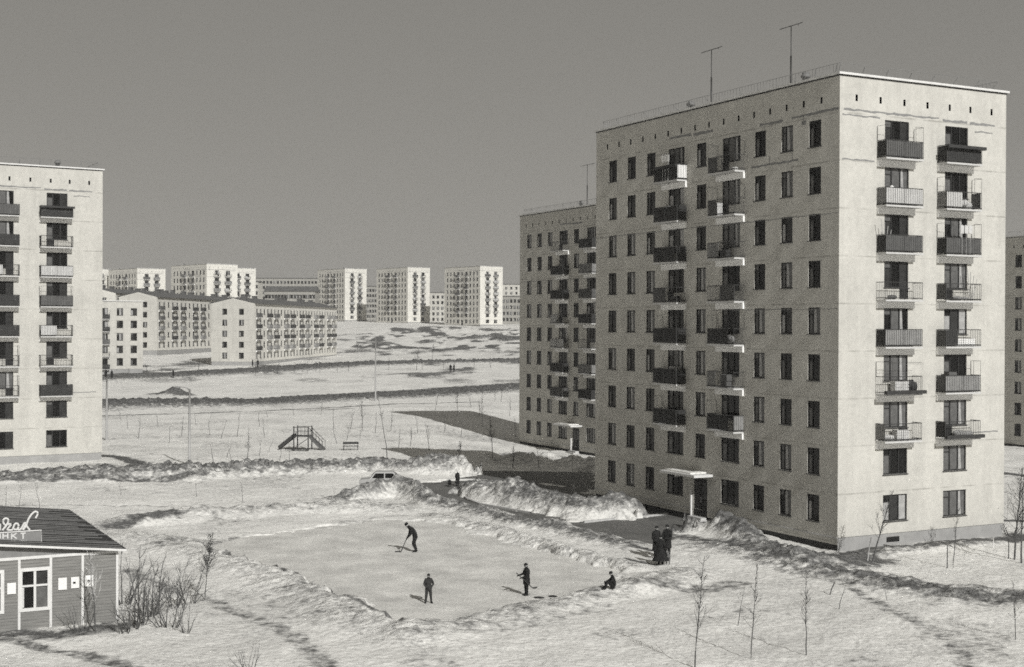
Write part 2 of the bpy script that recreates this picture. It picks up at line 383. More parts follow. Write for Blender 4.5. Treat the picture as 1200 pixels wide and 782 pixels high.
# ------------------------------------------------------------------ mesh helpers
class MB:
    def __init__(s): s.v = []; s.f = []; s.m = []; s.sm = []
    def quad(s, a, b, c, d, m=0):
        n = len(s.v); s.v += [tuple(a), tuple(b), tuple(c), tuple(d)]; s.f.append((n, n + 1, n + 2, n + 3)); s.m.append(m); s.sm.append(False)
    def face(s, pts, m=0):
        n = len(s.v); s.v += [tuple(p) for p in pts]; s.f.append(tuple(range(n, n + len(pts)))); s.m.append(m); s.sm.append(False)
    def box(s, x0, x1, y0, y1, z0, z1, m=0):
        n = len(s.v)
        s.v += [(x0,y0,z0),(x1,y0,z0),(x1,y1,z0),(x0,y1,z0),(x0,y0,z1),(x1,y0,z1),(x1,y1,z1),(x0,y1,z1)]
        for q in ((0,3,2,1),(4,5,6,7),(0,1,5,4),(1,2,6,5),(2,3,7,6),(3,0,4,7)):
            s.f.append(tuple(n + i for i in q)); s.m.append(m); s.sm.append(False)
    def prism(s, poly, a, b, axis='y', m=0):
        """polygon (u,w) extruded from a to b along the axis"""
        def P(u, w, t):
            return (u, t, w) if axis == 'y' else ((t, u, w) if axis == 'x' else (u, w, t))
        n = len(s.v); k = len(poly)
        s.v += [P(u, w, a) for u, w in poly] + [P(u, w, b) for u, w in poly]
        s.f.append(tuple(range(n, n + k))); s.f.append(tuple(range(n + 2 * k - 1, n + k - 1, -1))); s.m += [m, m]; s.sm += [False, False]
        for i in range(k):
            j = (i + 1) % k
            s.f.append((n + i, n + j, n + k + j, n + k + i)); s.m.append(m); s.sm.append(False)
    def tube(s, pts, rad, n=5, m=0, cap=True):
        pts = [Vector(p) for p in pts]
        if not hasattr(rad, '__len__'): rad = [rad] * len(pts)
        st = len(s.v)
        for i, p in enumerate(pts):
            t = (pts[min(i + 1, len(pts) - 1)] - pts[max(i - 1, 0)])
            if t.length < 1e-6: t = Vector((0, 0, 1))
            t.normalize()
            a = t.cross(Vector((0, 0, 1)))
            if a.length < .05: a = t.cross(Vector((1, 0, 0)))
            a.normalize(); b = t.cross(a)
            for k in range(n):
                an = 2 * math.pi * k / n
                s.v.append(tuple(p + (a * math.cos(an) + b * math.sin(an)) * rad[i]))
        for i in range(len(pts) - 1):
            for k in range(n):
                k2 = (k + 1) % n
                s.f.append((st + i * n + k, st + i * n + k2, st + (i + 1) * n + k2, st + (i + 1) * n + k)); s.m.append(m); s.sm.append(n > 5)
        if cap:
            s.f.append(tuple(st + k for k in range(n))); s.m.append(m); s.sm.append(False)
            e = st + (len(pts) - 1) * n
            s.f.append(tuple(e + n - 1 - k for k in range(n))); s.m.append(m); s.sm.append(False)
    def ell(s, c, r, nu=10, nv=7, m=0):
        st = len(s.v)
        for j in range(nv + 1):
            th = math.pi * j / nv
            for i in range(nu):
                ph = 2 * math.pi * i / nu
                s.v.append((c[0] + r[0] * math.sin(th) * math.cos(ph), c[1] + r[1] * math.sin(th) * math.sin(ph), c[2] + r[2] * math.cos(th)))
        for j in range(nv):
            for i in range(nu):
                i2 = (i + 1) % nu
                s.f.append((st + j * nu + i, st + (j + 1) * nu + i, st + (j + 1) * nu + i2, st + j * nu + i2)); s.m.append(m); s.sm.append(True)
    def rings(s, rings, m=0, cap=True):
        st = len(s.v); n = len(rings[0])
        for r in rings: s.v += [tuple(p) for p in r]
        for i in range(len(rings) - 1):
            for k in range(n):
                k2 = (k + 1) % n
                s.f.append((st + i * n + k, st + i * n + k2, st + (i + 1) * n + k2, st + (i + 1) * n + k)); s.m.append(m); s.sm.append(True)
        if cap:
            s.f.append(tuple(st + n - 1 - k for k in range(n))); s.m.append(m); s.sm.append(False)
            e = st + (len(rings) - 1) * n
            s.f.append(tuple(e + k for k in range(n))); s.m.append(m); s.sm.append(False)
    def mesh(s, name, mats):
        me = bpy.data.meshes.new(name); me.from_pydata(s.v, [], s.f)
        for mt in (mats if isinstance(mats, (list, tuple)) else [mats]): me.materials.append(mt)
        me.polygons.foreach_set('material_index', s.m); me.polygons.foreach_set('use_smooth', s.sm); me.update()
        return me
    def build(s, name, mats, parent=None, loc=(0,0,0), rotz=0.):
        return link(name, s.mesh(name, mats), parent, loc, rotz)

def link(name, me, parent=None, loc=(0,0,0), rotz=0.):
    o = bpy.data.objects.new(name, me); COL.objects.link(o)
    o.location = loc; o.rotation_euler = (0, 0, rotz)
    if parent: o.parent = parent
    return o
def tag(o, label, cat, group=None):
    o['label'] = label; o['category'] = cat
    if group: o['group'] = group
    return o
def thing(name, label, cat, loc=(0,0,0), rotz=0., group=None):
    o = link(name, None, None, loc, rotz); return tag(o, label, cat, group)
def structure(o, kind='structure'):
    o['kind'] = kind; return o

# ------------------------------------------------------------------ facade grid with openings
def facade(mb, P, u0, u1, z0, z1, rects, depth=.16, mw=0, mr=0, mb_=1):
    us = sorted({round(u, 3) for u in [u0, u1] + [r[0] for r in rects] + [r[1] for r in rects]})
    zs = sorted({round(z, 3) for z in [z0, z1] + [r[2] for r in rects] + [r[3] for r in rects]})
    def inside(u, z):
        return any(r[0] < u < r[1] and r[2] < z < r[3] for r in rects)
    for i in range(len(us) - 1):
        run = None
        for j in range(len(zs) - 1):
            um = (us[i] + us[i + 1]) / 2; zm = (zs[j] + zs[j + 1]) / 2
            if not inside(um, zm):
                mb.quad(P(us[i], 0, zs[j]), P(us[i + 1], 0, zs[j]), P(us[i + 1], 0, zs[j + 1]), P(us[i], 0, zs[j + 1]), mw)
    for a, b, c, d in rects:
        D = depth; mr_ = mr; mr = mb_ if b - a < .3 else mr  # narrow slits get dark reveals, recess shade put into the colour
        mb.quad(P(a, 0, c), P(a, D, c), P(a, D, d), P(a, 0, d), mr); mb.quad(P(b, 0, c), P(b, 0, d), P(b, D, d), P(b, D, c), mr)
        mb.quad(P(a, 0, c), P(b, 0, c), P(b, D, c), P(a, D, c), mr); mb.quad(P(a, 0, d), P(a, D, d), P(b, D, d), P(b, 0, d), mr)
        mb.quad(P(a, D, c), P(b, D, c), P(b, D, d), P(a, D, d), mb_); mr = mr_

# ------------------------------------------------------------------ windows (local x across, -y outward, z up, origin bottom centre at wall plane)
SIN = (1.06, 1.53); TRI = (1.85, 1.53)
def window_meshes(kind, w, h, door=None):
    """returns frame mesh, list of pane mesh variants, sill mesh. door: -1 left, 1 right, 0 middle"""
    fr = MB(); t = .065; y0, y1 = .05, .11
    def bar(x0, x1, z0, z1): fr.box(x0, x1, y0, y1, z0, z1)
    bar(-w/2, w/2, 0, t); bar(-w/2, w/2, h - t, h); bar(-w/2, -w/2 + t, t, h - t); bar(w/2 - t, w/2, t, h - t)
    panes = []
    if kind == 'single':
        m = -w/2 + w * .36
        bar(m - .045, m + .045, t, h - t)
        bar(-w/2 + t, m - .045, h * .72, h * .72 + .06)
        panes = [(-w/2 + t, m, t, h * .74), (-w/2 + t, m, h * .74, h - t), (m, w/2 - t, t, h - t)]
    else:
        a = -w/2 + w * .30; b = -w/2 + w * .66
        for m in (a, b): bar(m - .045, m + .045, t, h - t)
        bar(-w/2 + t, a - .045, h * .72, h * .72 + .05)
        panes = [(-w/2 + t, a, t, h * .74), (-w/2 + t, a, h * .74, h - t), (a, b, t, h - t), (b, w/2 - t, t, h - t)]
    if door is not None:
        dx0 = {-1: -w/2, 0: -w * .18, 1: w/2 - .68}[door]; dx1 = dx0 + .68
        fr.box(dx0, dx1, -.012, .03, -.66, 0.02)
    vs = []
    for k in range(6):
        pm = MB()
        rnd = random.Random(hash((kind, k)) if False else (k * 7 + len(kind) * 31))
        base_ = rnd.choice([0, 1, 1, 2, 2])
        for i, (x0, x1, z0, z1) in enumerate(panes):
            mi = base_ if rnd.random() < .45 else rnd.choice([0, 0, 1, 2, 2, 3])
            y = .085 + .001 * i
            pm.quad((x0, y, z0), (x1, y, z0), (x1, y, z1), (x0, y, z1), mi)
        if k in (1, 4):
            x0, x1, z0, z1 = panes[-1]; pm.quad((x0, .082, z0), (x0 + (x1 - x0) * .55, .082, z0), (x0 + (x1 - x0) * .4, .082, z1), (x0, .082, z1), 3)
        if k == 2:
            x0, x1, z0, z1 = panes[0]; pm.quad((x0, .082, z0), (x1, .082, z0), (x1, .082, z0 + (z1 - z0) * .5), (x0, .082, z0 + (z1 - z0) * .5), 3)
        vs.append(pm)
    sl = MB(); sl.box(-w/2 - .06, w/2 + .06, -.07, .04, -.05, -.004)
    return fr, vs, sl
GLM = [GL0, GL1, GL2, GL3]
class WinKit:
    def __init__(s, kind, w, h, door=None, frame=FRAME, sillmat=STEEL):
        fr, vs, sl = window_meshes(kind, w, h, door)
        s.frame = fr.mesh('window', frame); s.panes = [v.mesh('pane', GLM) for v in vs]; s.sill = sl.mesh('sill', sillmat)
        s.far = []
        for v in vs:
            c = MB(); c.v = list(fr.v); c.f = list(fr.f); c.m = [4] * len(fr.m); c.sm = list(fr.sm)
            n = len(c.v); c.v += v.v; c.f += [tuple(i + n for i in f) for f in v.f]; c.m += v.m; c.sm += v.sm
            c.box(-w/2 - .06, w/2 + .06, -.07, .04, -.05, -.004, 4)
            s.far.append(c.mesh('window', GLM + [frame]))
    def place(s, parent, loc, rot, detail):
        if detail:
            o = link('window', s.frame, parent, loc, rot)
            link('pane', random.choice(s.panes), o); link('sill', s.sill, o)
        else:
            link('window', random.choice(s.far), parent, loc, rot)
K_S = WinKit('single', *SIN); K_T = WinKit('triple', *TRI)
K_D = {d: WinKit('triple', *TRI, door=d) for d in (-1, 0, 1)}

# ------------------------------------------------------------------ balconies (local x 0..w along wall, -y outward depth .85, z 0 = slab top)
BD = .82
def balcony_parts(w, front, side_l, side_r, cover=1.0, bars=True, frames=0, lowbox=False):
    sb = MB()
    sb.box(0, w, -BD, -.002, -.10, 0); sb.box(-.0, w, -.16, -.002, -.48, -.102, 1)
    rl = MB(); r = .016
    for z in (1.0, .1):
        rl.tube([(0.02, -.03, z), (.02, -BD + .03, z), (w - .02, -BD + .03, z), (w - .02, -.03, z)], .022, 4)
    n = int(w / .14)
    for i in range(n + 1):
        x = .02 + (w - .04) * i / n
        corner = i in (0, n, n // 2)
        if bars or corner: rl.tube([(x, -BD + .03, 0), (x, -BD + .03, 1.0)], .02 if corner else .009, 4, cap=False)
    for x in (.02, w - .02):
        for j in range(1, 6):
            if bars: rl.tube([(x, -BD * j / 6, 0), (x, -BD * j / 6, 1.0)], .009, 4, cap=False)
    if frames & 1:
        rl.tube([(.02, -.05, 1), (.02, -.05, 1.85), (.02, -BD + .03, 1.85), (.02, -BD + .03, 1)], .014, 4)
        rl.tube([(.02, -BD + .03, 1.85), (.55, -BD + .03, 1.85), (.55, -BD + .03, 1)], .014, 4)
    if frames & 2:
        rl.tube([(w - .02, -.05, 1), (w - .02, -.05, 1.85), (w - .02, -BD + .03, 1.85), (w - .02, -BD + .03, 1)], .014, 4)
        rl.tube([(w - .02, -BD + .03, 1.85), (w - .6, -BD + .03, 1.85), (w - .6, -BD + .03, 1)], .014, 4)
    if frames & 4:
        rl.tube([(.02, -BD + .03, 1.85), (w - .02, -BD + .03, 1.8)], .01, 4); rl.tube([(.02, -BD - .1, 1.75), (w - .02, -BD - .1, 1.72)], .008, 4)
    pn = MB(); e = .012
    def slats(x0, x1, mi):
        k = max(1, int((x1 - x0) / .16)); 
        for i in range(k):
            a = x0 + (x1 - x0) * i / k
            pn.box(a + .004, a + (x1 - x0) / k - .004, -BD + .052, -BD + .07, .08, .97, mi)
    if front is not None:
        a, b = (0.03, w * cover) if cover > 0 else (w * (1 + cover), w - .03)
        b = min(b, w - .03); slats(a, b, 0)
    if side_l is not None: pn.box(.04, .055, -BD + .08, -.03, .08, .97, 1)
    if side_r is not None: pn.box(w - .055, w - .04, -BD + .08, -.03, .08, .97, 2)
    if lowbox:
        pn.box(-.1, w + .1, -BD - .24, -BD - .02, .0 if lowbox == 2 else .82, .2 if lowbox == 2 else 1.0, 3)
    mats = [front or P_MID, side_l or P_MID, side_r or P_MID, P_DARK]
    if pn.f and (front is not None or side_l is not None or side_r is not None): pn.box(.03, w - .03, -BD + .045, -BD + .075, .05, .085, 3)
    return sb, rl, (pn if pn.f else None), mats
_bc = {}
def bmeshes(key):
    if key in _bc: return _bc[key]
    sb, rl, pn, mats = balcony_parts(*key)
    c = MB()
    mm = [SLAB, BEAM, STEEL] + mats
    for src, off in ((sb, 0), (rl, 2), (pn, 3)):
        if not src: continue
        n = len(c.v); c.v += src.v; c.f += [tuple(i + n for i in f) for f in src.f]; c.m += [x + off for x in src.m]; c.sm += src.sm
    _bc[key] = (sb.mesh('balcony', [SLAB, BEAM]), rl.mesh('railing', STEEL), pn.mesh('cladding', mats) if pn else None, c.mesh('balcony', mm))
    return _bc[key]
def balcony(parent, loc, rot, key, detail):
    a, r, p, c = bmeshes(key)
    if detail:
        o = link('balcony', a, parent, loc, rot); link('railing', r, o)
        if p: link('cladding', p, o)
    else:
        link('balcony', c, parent, loc, rot)

# ------------------------------------------------------------------ nine storey tower
LCOLS = [(2.10, 's'), (4.60, 's'), (7.15, 's'), (10.05, 't'), (13.25, 's'), (16.10, 't'), (19.15, 's'), (21.63, 's'), (24.11, 's')]
RCOLS = [4.31, 9.03]
LB = [(8.62, 2.85), (14.85, 2.8)]      # start s and width, left face (near, far)
RB = [(2.76, 2.85), (7.45, 2.85)]
def tower_rects():
    L_, R_ = [], []
    for k in range(9):
        z = 1.42 + FL * k
        for s, t in LCOLS:
            w = (TRI if t == 't' else SIN)[0] / 2
            if k == 0 and abs(s - 13.25) < .01: L_.append((12.45, 13.95, .3, 2.75))
            else: L_.append((s - w, s + w, z, z + 1.53))
        for s in RCOLS: R_.append((s - TRI[0]/2, s + TRI[0]/2, z, z + 1.53))
    for i in range(16):
        s = 26.43 * (i + 1) / 17; L_.append((s - .085, s + .085, 25.52, 25.9))
    for s in (1.24, 3.04, 4.87, 6.68, 8.46, 10.15, 11.91): R_.append((s - .085, s + .085, 25.54, 25.92))
    return L_, R_
def tower_wall_mesh():
    mb = MB(); L_, R_ = tower_rects()
    facade(mb, lambda u, d, z: (d, u, z), 0, LEN, .72, TOP, L_)
    facade(mb, lambda u, d, z: (u, d, z), 0, WID, .72, TOP, R_)
    mb.quad((WID, 0, .72), (WID, LEN, .72), (WID, LEN, TOP), (WID, 0, TOP)); mb.quad((0, LEN, .72), (0, LEN, TOP), (WID, LEN, TOP), (WID, LEN, .72))
    mb.quad((0, 0, .72), (WID, 0, .72), (WID, LEN, .72), (0, LEN, .72))
    # mortar smears where the seams were patched
    r = random.Random(5)
    def smear(face, s0, s1, z, th):
        n = max(3, int(abs(s1 - s0) / .25)); e = -.0035
        ps = [(s0 + (s1 - s0) * i / n, z + r.uniform(-.03, .03), th * r.uniform(.8, 1.7)) for i in range(n + 1)]
        for a, b in zip(ps, ps[1:]):
            q = [(a[0], a[1] - a[2]/2), (b[0], b[1] - b[2]/2), (b[0], b[1] + b[2]/2), (a[0], a[1] + a[2]/2)]
            mb.face([((e, u, z_) if face == 'l' else (u, e, z_)) for u, z_ in q], 2)
    for a in (('r', .3, 7.6, 25.02, .09), ('r', 7.9, 9.9, 24.95, .1), ('r', 10.1, 12.2, 24.93, .1), ('r', .2, 3.0, 24.72, .07), ('r', 10.5, 12, 24.45, .06), ('r', .2, 2.6, 22.2, .06), ('r', 9.4,12.6,6.35,.05),
              ('l', .1, 4.2, 25.05, .12), ('l', 5.0, 7.2, 25.0, .12), ('l', 2.9, 3.3, 24.6, .2), ('l', 3.6, 8.0, 22.5, .1), ('l', 14.4, 16.9, 25.35, .14), ('l', 12.0, 14.2, 25.28, .14), ('l', .05, 26.3, 19.15, .035), ('l', .05, 12, 13.7, .03)): smear(*a)
    for s, z0, z1 in ((3.1, 24.5, 25.0), (4.1, 22.5, 23.0), (6.2, 22.5, 23.0), (23.4, 22.3, 23.0)):
        mb.quad((-.0035, s, z0), (-.0035, s + .06, z0), (-.0035, s + .06, z1), (-.0035, s, z1), 2)
    return mb.mesh('wall', [WALL, DARK, mat('mortar smear', .21, .2, 3)])
TW = tower_wall_mesh()
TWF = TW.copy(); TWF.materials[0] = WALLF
def plinth_mesh():
    mb = MB(); e = .05
    mb.quad((e, e, -4), (WID - e, e, -4), (WID - e, e, .72), (e, e, .72), 0)
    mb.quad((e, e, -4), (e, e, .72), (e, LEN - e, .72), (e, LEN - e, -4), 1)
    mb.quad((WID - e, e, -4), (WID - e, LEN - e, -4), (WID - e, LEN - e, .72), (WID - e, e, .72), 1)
    mb.quad((e, LEN - e, -4), (e, LEN - e, .72), (WID - e, LEN - e, .72), (WID - e, LEN - e, -4), 0)
    # ledge strip on the long side
    mb.box(-.03, .048, .02, 12.4, .66, .735, 2); mb.box(-.03, .048, 14.0, LEN - .02, .66, .735, 2)
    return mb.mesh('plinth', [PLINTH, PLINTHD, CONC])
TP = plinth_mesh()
def cornice_mesh():
    mb = MB(); o = .14
    mb.box(-.05, WID + .05, -.05, LEN + .05, TOP + .003, TOP + .07, 1)
    mb.box(-o, WID + o, -o, LEN + o, TOP + .073, TOP + .2, 0)
    return mb.mesh('cornice', [CAP, PLINTHD])
TC = cornice_mesh()
def roofrail_mesh():
    mb = MB(); z0 = TOP + .2; i = .35; h = .62
    pts = [(i, i), (WID - i, i), (WID - i, LEN - i), (i, LEN - i), (i, i)]
    for a, b in zip(pts, pts[1:]):
        L_ = math.hypot(b[0]-a[0], b[1]-a[1]); n = int(L_ / .3)
        mb.tube([(a[0], a[1], z0 + h), (b[0], b[1], z0 + h)], .016, 4)
        for k in range(n + 1):
            t = k / n; x = a[0] + (b[0]-a[0]) * t; y = a[1] + (b[1]-a[1]) * t
            mb.tube([(x, y, z0), (x, y, z0 + h)], .020 if k % 6 == 0 else .010, 4, cap=False)
            if k % 6 == 0:
                cx, cy = WID/2, LEN/2; d = math.hypot(cx-x, cy-y)
                mb.tube([(x + (cx-x)/d*.5, y + (cy-y)/d*.5, z0), (x, y, z0 + h*.9)], .022, 4, cap=False)
    return mb.mesh('roof_railing', STEELG)
TRR = roofrail_mesh()
def vent_mesh():
    mb = MB(); n = 10
    rings = []
    for z, r in ((0, .2), (.35, .2), (.36, .29), (.5, .29), (.54, .2), (.66, .2)):
        rings.append([(r * math.cos(2*math.pi*k/n), r * math.sin(2*math.pi*k/n), z) for k in range(n)])
    mb.rings(rings); return mb.mesh('roof_vent', mat('rusty vent sheet', .16, .3, 4))
TV = vent_mesh()
def canopy_mesh():
    mb = MB()   # on the long side, local as balcony: x along, -y outward
    mb.box(0, 3.9, -1.5, -.01, 0, .16, 0); mb.box(.4, 3.2, -1.3, -.05, .163, .26, 1)
    mb.box(-.0, .16, -.3, -.01, -.35, -.003, 0)
    return mb.mesh('entrance_canopy', [CAP, SNOW])
TCA = canopy_mesh()
def door_mesh():
    mb = MB()
    mb.box(-.74, .74, .06, .11, 0, 2.44, 0)
    for x in (-.62, .08): 
        mb.box(x, x + .54, .045, .058, .25, 1.0, 1); mb.box(x, x + .54, .045, .058, 1.15, 2.2, 2)
    mb.box(-.02, .02, .03, .058, 0, 2.4, 1)
    return mb.mesh('door', [WOODD, FRAME, GL1])
TD = door_mesh()
HD = MB(); HD.tube([(.08, .05, .95), (.08, -.02, .95), (.08, -.02, 1.2), (.08, .05, 1.2)], .014, 5); THD = HD.mesh('handle', STEELG)

D_, M_, B_, L_T, W_ = P_DARK, P_MID, P_MIDD, P_LITE, P_WHITE
def bkeys_random(n, seed, pale=False):
    r = random.Random(seed); out = []
    for _ in range(n):
        c = r.random() * (1 if not pale else .6) + (.4 if pale else 0)
        if c < .3: out.append((2.85, D_, D_, D_, 1.0, True, r.choice([0, 0, 1, 2]), False))
        elif c < .5: out.append((2.85, B_, B_, B_, 1.0, True, 0, False))
        elif c < .65: out.append((2.85, M_, None, M_, 1.0, True, 0, False))
        elif c < .8: out.append((2.85, L_T, None, None, r.choice([1.0, .5]), True, 0, False))
        else: out.append((2.85, None, None, None, 1.0, True, r.choice([0, 3]), False))
    return out
# floors 9..3 as in the photograph
MAIN_R1 = [(2.85,B_,D_,B_,1.,True,3,False),(2.85,L_T,M_,L_T,1.,True,0,False),(2.85,B_,D_,B_,1.,True,0,False),(2.85,None,None,None,1.,True,0,False),
           (2.85,M_,D_,M_,1.,True,0,False),(2.85,None,None,None,1.,True,5,2),(2.85,None,M_,None,1.,True,0,False)]
MAIN_R2 = [(2.85,D_,D_,D_,1.,True,0,1),(2.85,L_T,M_,B_,.45,True,3,False),(2.85,B_,D_,B_,1.,True,3,False),(2.85,None,B_,None,1.,True,0,False),
           (2.85,D_,B_,None,.35,True,0,False),(2.85,M_,B_,M_,1.,True,2,False),(2.85,None,D_,None,1.,True,0,2)]
# the long side is seen mirrored: local x runs from far to near, so cover fractions count from the far end
MAIN_L1 = [(2.85,B_,None,None,.35,True,3,False),(2.85,B_,None,None,.3,True,3,False),(2.85,M_,None,None,.4,True,0,False),(2.85,B_,None,None,-.55,True,0,False),
           (2.85,D_,D_,None,.75,True,3,False),(2.85,M_,None,None,.3,True,0,False),(2.85,D_,D_,M_,.72,True,1,False)]
MAIN_L2 = [(2.8,D_,D_,W_,1.,True,4,1),(2.8,D_,D_,D_,1.,True,0,False),(2.8,D_,D_,D_,.85,True,0,False),(2.8,B_,None,None,.5,True,0,False),
           (2.8,D_,D_,D_,1.,True,3,False),(2.8,D_,D_,D_,1.,True,0,False),(2.8,D_,D_,D_,1.,True,1,False)]

ROTL = -math.pi / 2     # long side: local x -> -s direction (far to near), -y -> -x outward
def tower(name, label, corner, az, z0, detail, left=True, right=True, lmin=0., keys=None, seed=1, rail=True, entrance=True, vents=(), group=None, floors=9, basement=False):
    t = thing(name, label, 'apartment building', (corner[0], corner[1], z0), az, group)
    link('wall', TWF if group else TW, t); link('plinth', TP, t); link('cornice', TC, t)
    if rail: link('roof_railing', TRR, t)
    if keys: l1, l2, r1, r2 = keys
    elif group: l1, l2, r1, r2 = [bkeys_random(7, seed + i, True) for i in range(4)]
    else: l1, l2, r1, r2 = [bkeys_random(7, seed + i) for i in range(4)]
    for k in range(9):
        z = 1.42 + FL * k
        if left:
            for s, ty in LCOLS:
                if s < lmin: continue
                if k == 0 and abs(s - 13.25) < .01: continue
                kit = K_S if ty == 's' else (K_D[-1] if k >= 2 else K_T)
                kit.place(t, (0, s, z), ROTL, detail)
        if right:
            for i, s in enumerate(RCOLS):
                kit = K_D[1 if i == 0 else -1] if k >= 2 else K_T
                kit.place(t, (s, 0, z), 0, detail)
        if k >= 2:
            zf = .7 + FL * k; q = 8 - k
            if left:
                for (s, w), ks in zip(LB, (l1, l2)):
                    if s + w < lmin: continue
                    balcony(t, (0, s + w, zf), ROTL, ks[q], detail)
            if right:
                for (s, w), ks in zip(RB, (r1, r2)):
                    balcony(t, (s, 0, zf), 0, ks[q], detail)
    if left and entrance:
        d = link('door', TD, t, (0, 13.2, .3), ROTL); link('handle', THD, d)
        link('entrance_canopy', TCA, t, (0, 15.7, 2.98), ROTL)
        st = MB(); st.box(-.85, .85, -.8, -.055, -3, .12, 0); st.box(-.75, .75, -.5, -.06, .123, .27, 0); st.build('doorstep', CONC, t, (0, 13.2, 0), ROTL)
        fn = MB(); fn.box(-.98, -.88, -.14, -.01, -.5, 1.95); fn.build('entrance_side_wall', CAP, t, (0, 13.2, 0), ROTL)
    for (vx, vy) in vents: link('roof_vent', TV, t, (vx, vy, TOP + .2))
    if basement:
        m = MB(); m.box(3.72, 4.7, .03, .048, .2, .5, 0); m.build('basement_window', DARK, t)
        m = MB(); m.box(3.5, 5.3, -1.0, .02, .02, .12, 0); m.box(3.4, 4.1, -1.2, -1.0, -.3, .06, 1); m.build('basement_hatch', [CONC, PLINTHD], t)
    return t

def antenna(label, base_, height, bar, az, group='aerial masts on the roofs'):
    t = thing('roof_antenna', label, 'antenna', base_, az, group)
    m = MB(); m.tube([(0,0,0),(0,0,height*.5)], .055, 6); m.tube([(0,0,height*.5),(0,0,height)], .028, 6); m.build('mast', STEEL, t)
    m = MB(); m.tube([(0,-bar/2,height),(0,bar/2,height-.02)], .026, 5); m.tube([(-.0,-bar*.32,height),(0,-bar*.32,height-.12)], .02, 4); m.build('aerial_bar', STEEL, t)
    return t

A3 = Vector((-math.sin(AZ), math.cos(AZ), 0)); B3 = Vector((math.cos(AZ), math.sin(AZ), 0))
C3 = Vector((CX, CY, 0))
def TWL(x, y, z, c=C3): v = c + B3 * x + A3 * y; return (v.x, v.y, z)

main = tower('tower_block', 'large near tower block with a bright white end wall and a shaded long side', (CX, CY), AZ, 0, True,
             keys=(MAIN_L1, MAIN_L2, MAIN_R1, MAIN_R2), vents=((.8, 3.9), (.8, 15.6)), basement=True)
# near T: masts stand on the roof near the long edge
antenna('tall T-shaped aerial mast above the near end of the large tower block', TWL(.5, 4.9, TOP+.2), 3.6, 2.1, AZ)
antenna('T-shaped aerial mast above the middle of the large tower block roof', TWL(.5, 12.9, TOP+.2), 3.6, 2.3, AZ)

c2 = (0.9 + .4658*LEN, 160.6 - .8849*LEN)
tower('tower_block', 'shaded nine-storey tower block standing half hidden behind the large one', c2, AZ, -1.3, True, right=False, lmin=8.5, seed=21, vents=((.8, 13.6),))
T2 = Vector((c2[0], c2[1], 0))
antenna('T-shaped aerial mast on the half hidden tower block', TWL(.6, 12.0, TOP-1.1, T2), 4.5, 3.0, AZ)

cR = (63.9 + .4658*LEN, 176.0 - .8849*LEN)
tower('tower_block', 'shaded tower block cut by the right edge of the photo', cR, AZ, -2.6, False, right=False, lmin=14, seed=31, entrance=False)
azL = R(31)
cL = (-38.15 - math.cos(azL)*WID, 126.2 - math.sin(azL)*WID)
tower('tower_block', 'sunlit nine-storey tower block at the left edge with dark balconies', cL, azL, 0, True, left=False, seed=44, vents=((9.3, 1.0),),
      keys=([], [], bkeys_random(7, 50), [(2.85,D_,D_,D_,1.,True,0,1),(2.85,None,D_,None,1.,True,0,False),(2.85,L_T,M_,L_T,1.,True,0,False),(2.85,B_,B_,B_,1.,True,3,False),(2.85,L_T,None,None,.5,True,0,False),(2.85,None,None,None,1.,True,0,False),(2.85,D_,D_,D_,1.,True,0,False)]))

# far towers: corner px, left px, right px, depth, base z
def solve_az(cpx, lpx, rpx, d):
    cx = (cpx - 600) / FPX * d; best = None
    for i in range(0, 701):
        a = R(10 + i * .1)
        lx, ly = cx - math.sin(a) * LEN, d + math.cos(a) * LEN; rx, ry = cx + math.cos(a) * WID, d + math.sin(a) * WID
        e = (600 + FPX * lx / ly - lpx) ** 2 + (600 + FPX * rx / ry - rpx) ** 2
        if best is None or e < best[0]: best = (e, a)
    return cx, best[1]
FAR = [
 (404.0, 371.5, 431.0, 690, 14.6, 'sunlit far tower block, leftmost of the three on the ridge'),
 (477.6, 440.5, 505.0, 649, 13.6, 'sunlit far tower block, middle of the three on the ridge'),
 (562.4, 520.0, 590.4, 608, 12.5, 'sunlit far tower block, rightmost of the three on the ridge'),
 (242.0, 200.0, 279.5, 503, 8.3, 'white tower block rising behind the roofs above the long pale five-storey block'),
 (268.0, 240.0, 290.0, 600, 10.9, 'white tower block peeping out behind the right side of another tower'),
 (160.7, 126.0, 197.3, 574, 9.5, 'white tower block on the far left behind the five-storey gable'),
 (96.0, 70.0, 126.5, 590, 9.9, 'white tower block mostly hidden by the near tower at the left edge'),
]
for i, (c, l, r, d, z, lab) in enumerate(FAR):
    cx, a = solve_az(c, l, r, d)
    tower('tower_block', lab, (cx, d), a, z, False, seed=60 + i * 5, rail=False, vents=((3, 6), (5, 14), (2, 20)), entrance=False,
          left=(i not in (4, 6)), group='far white tower blocks' )

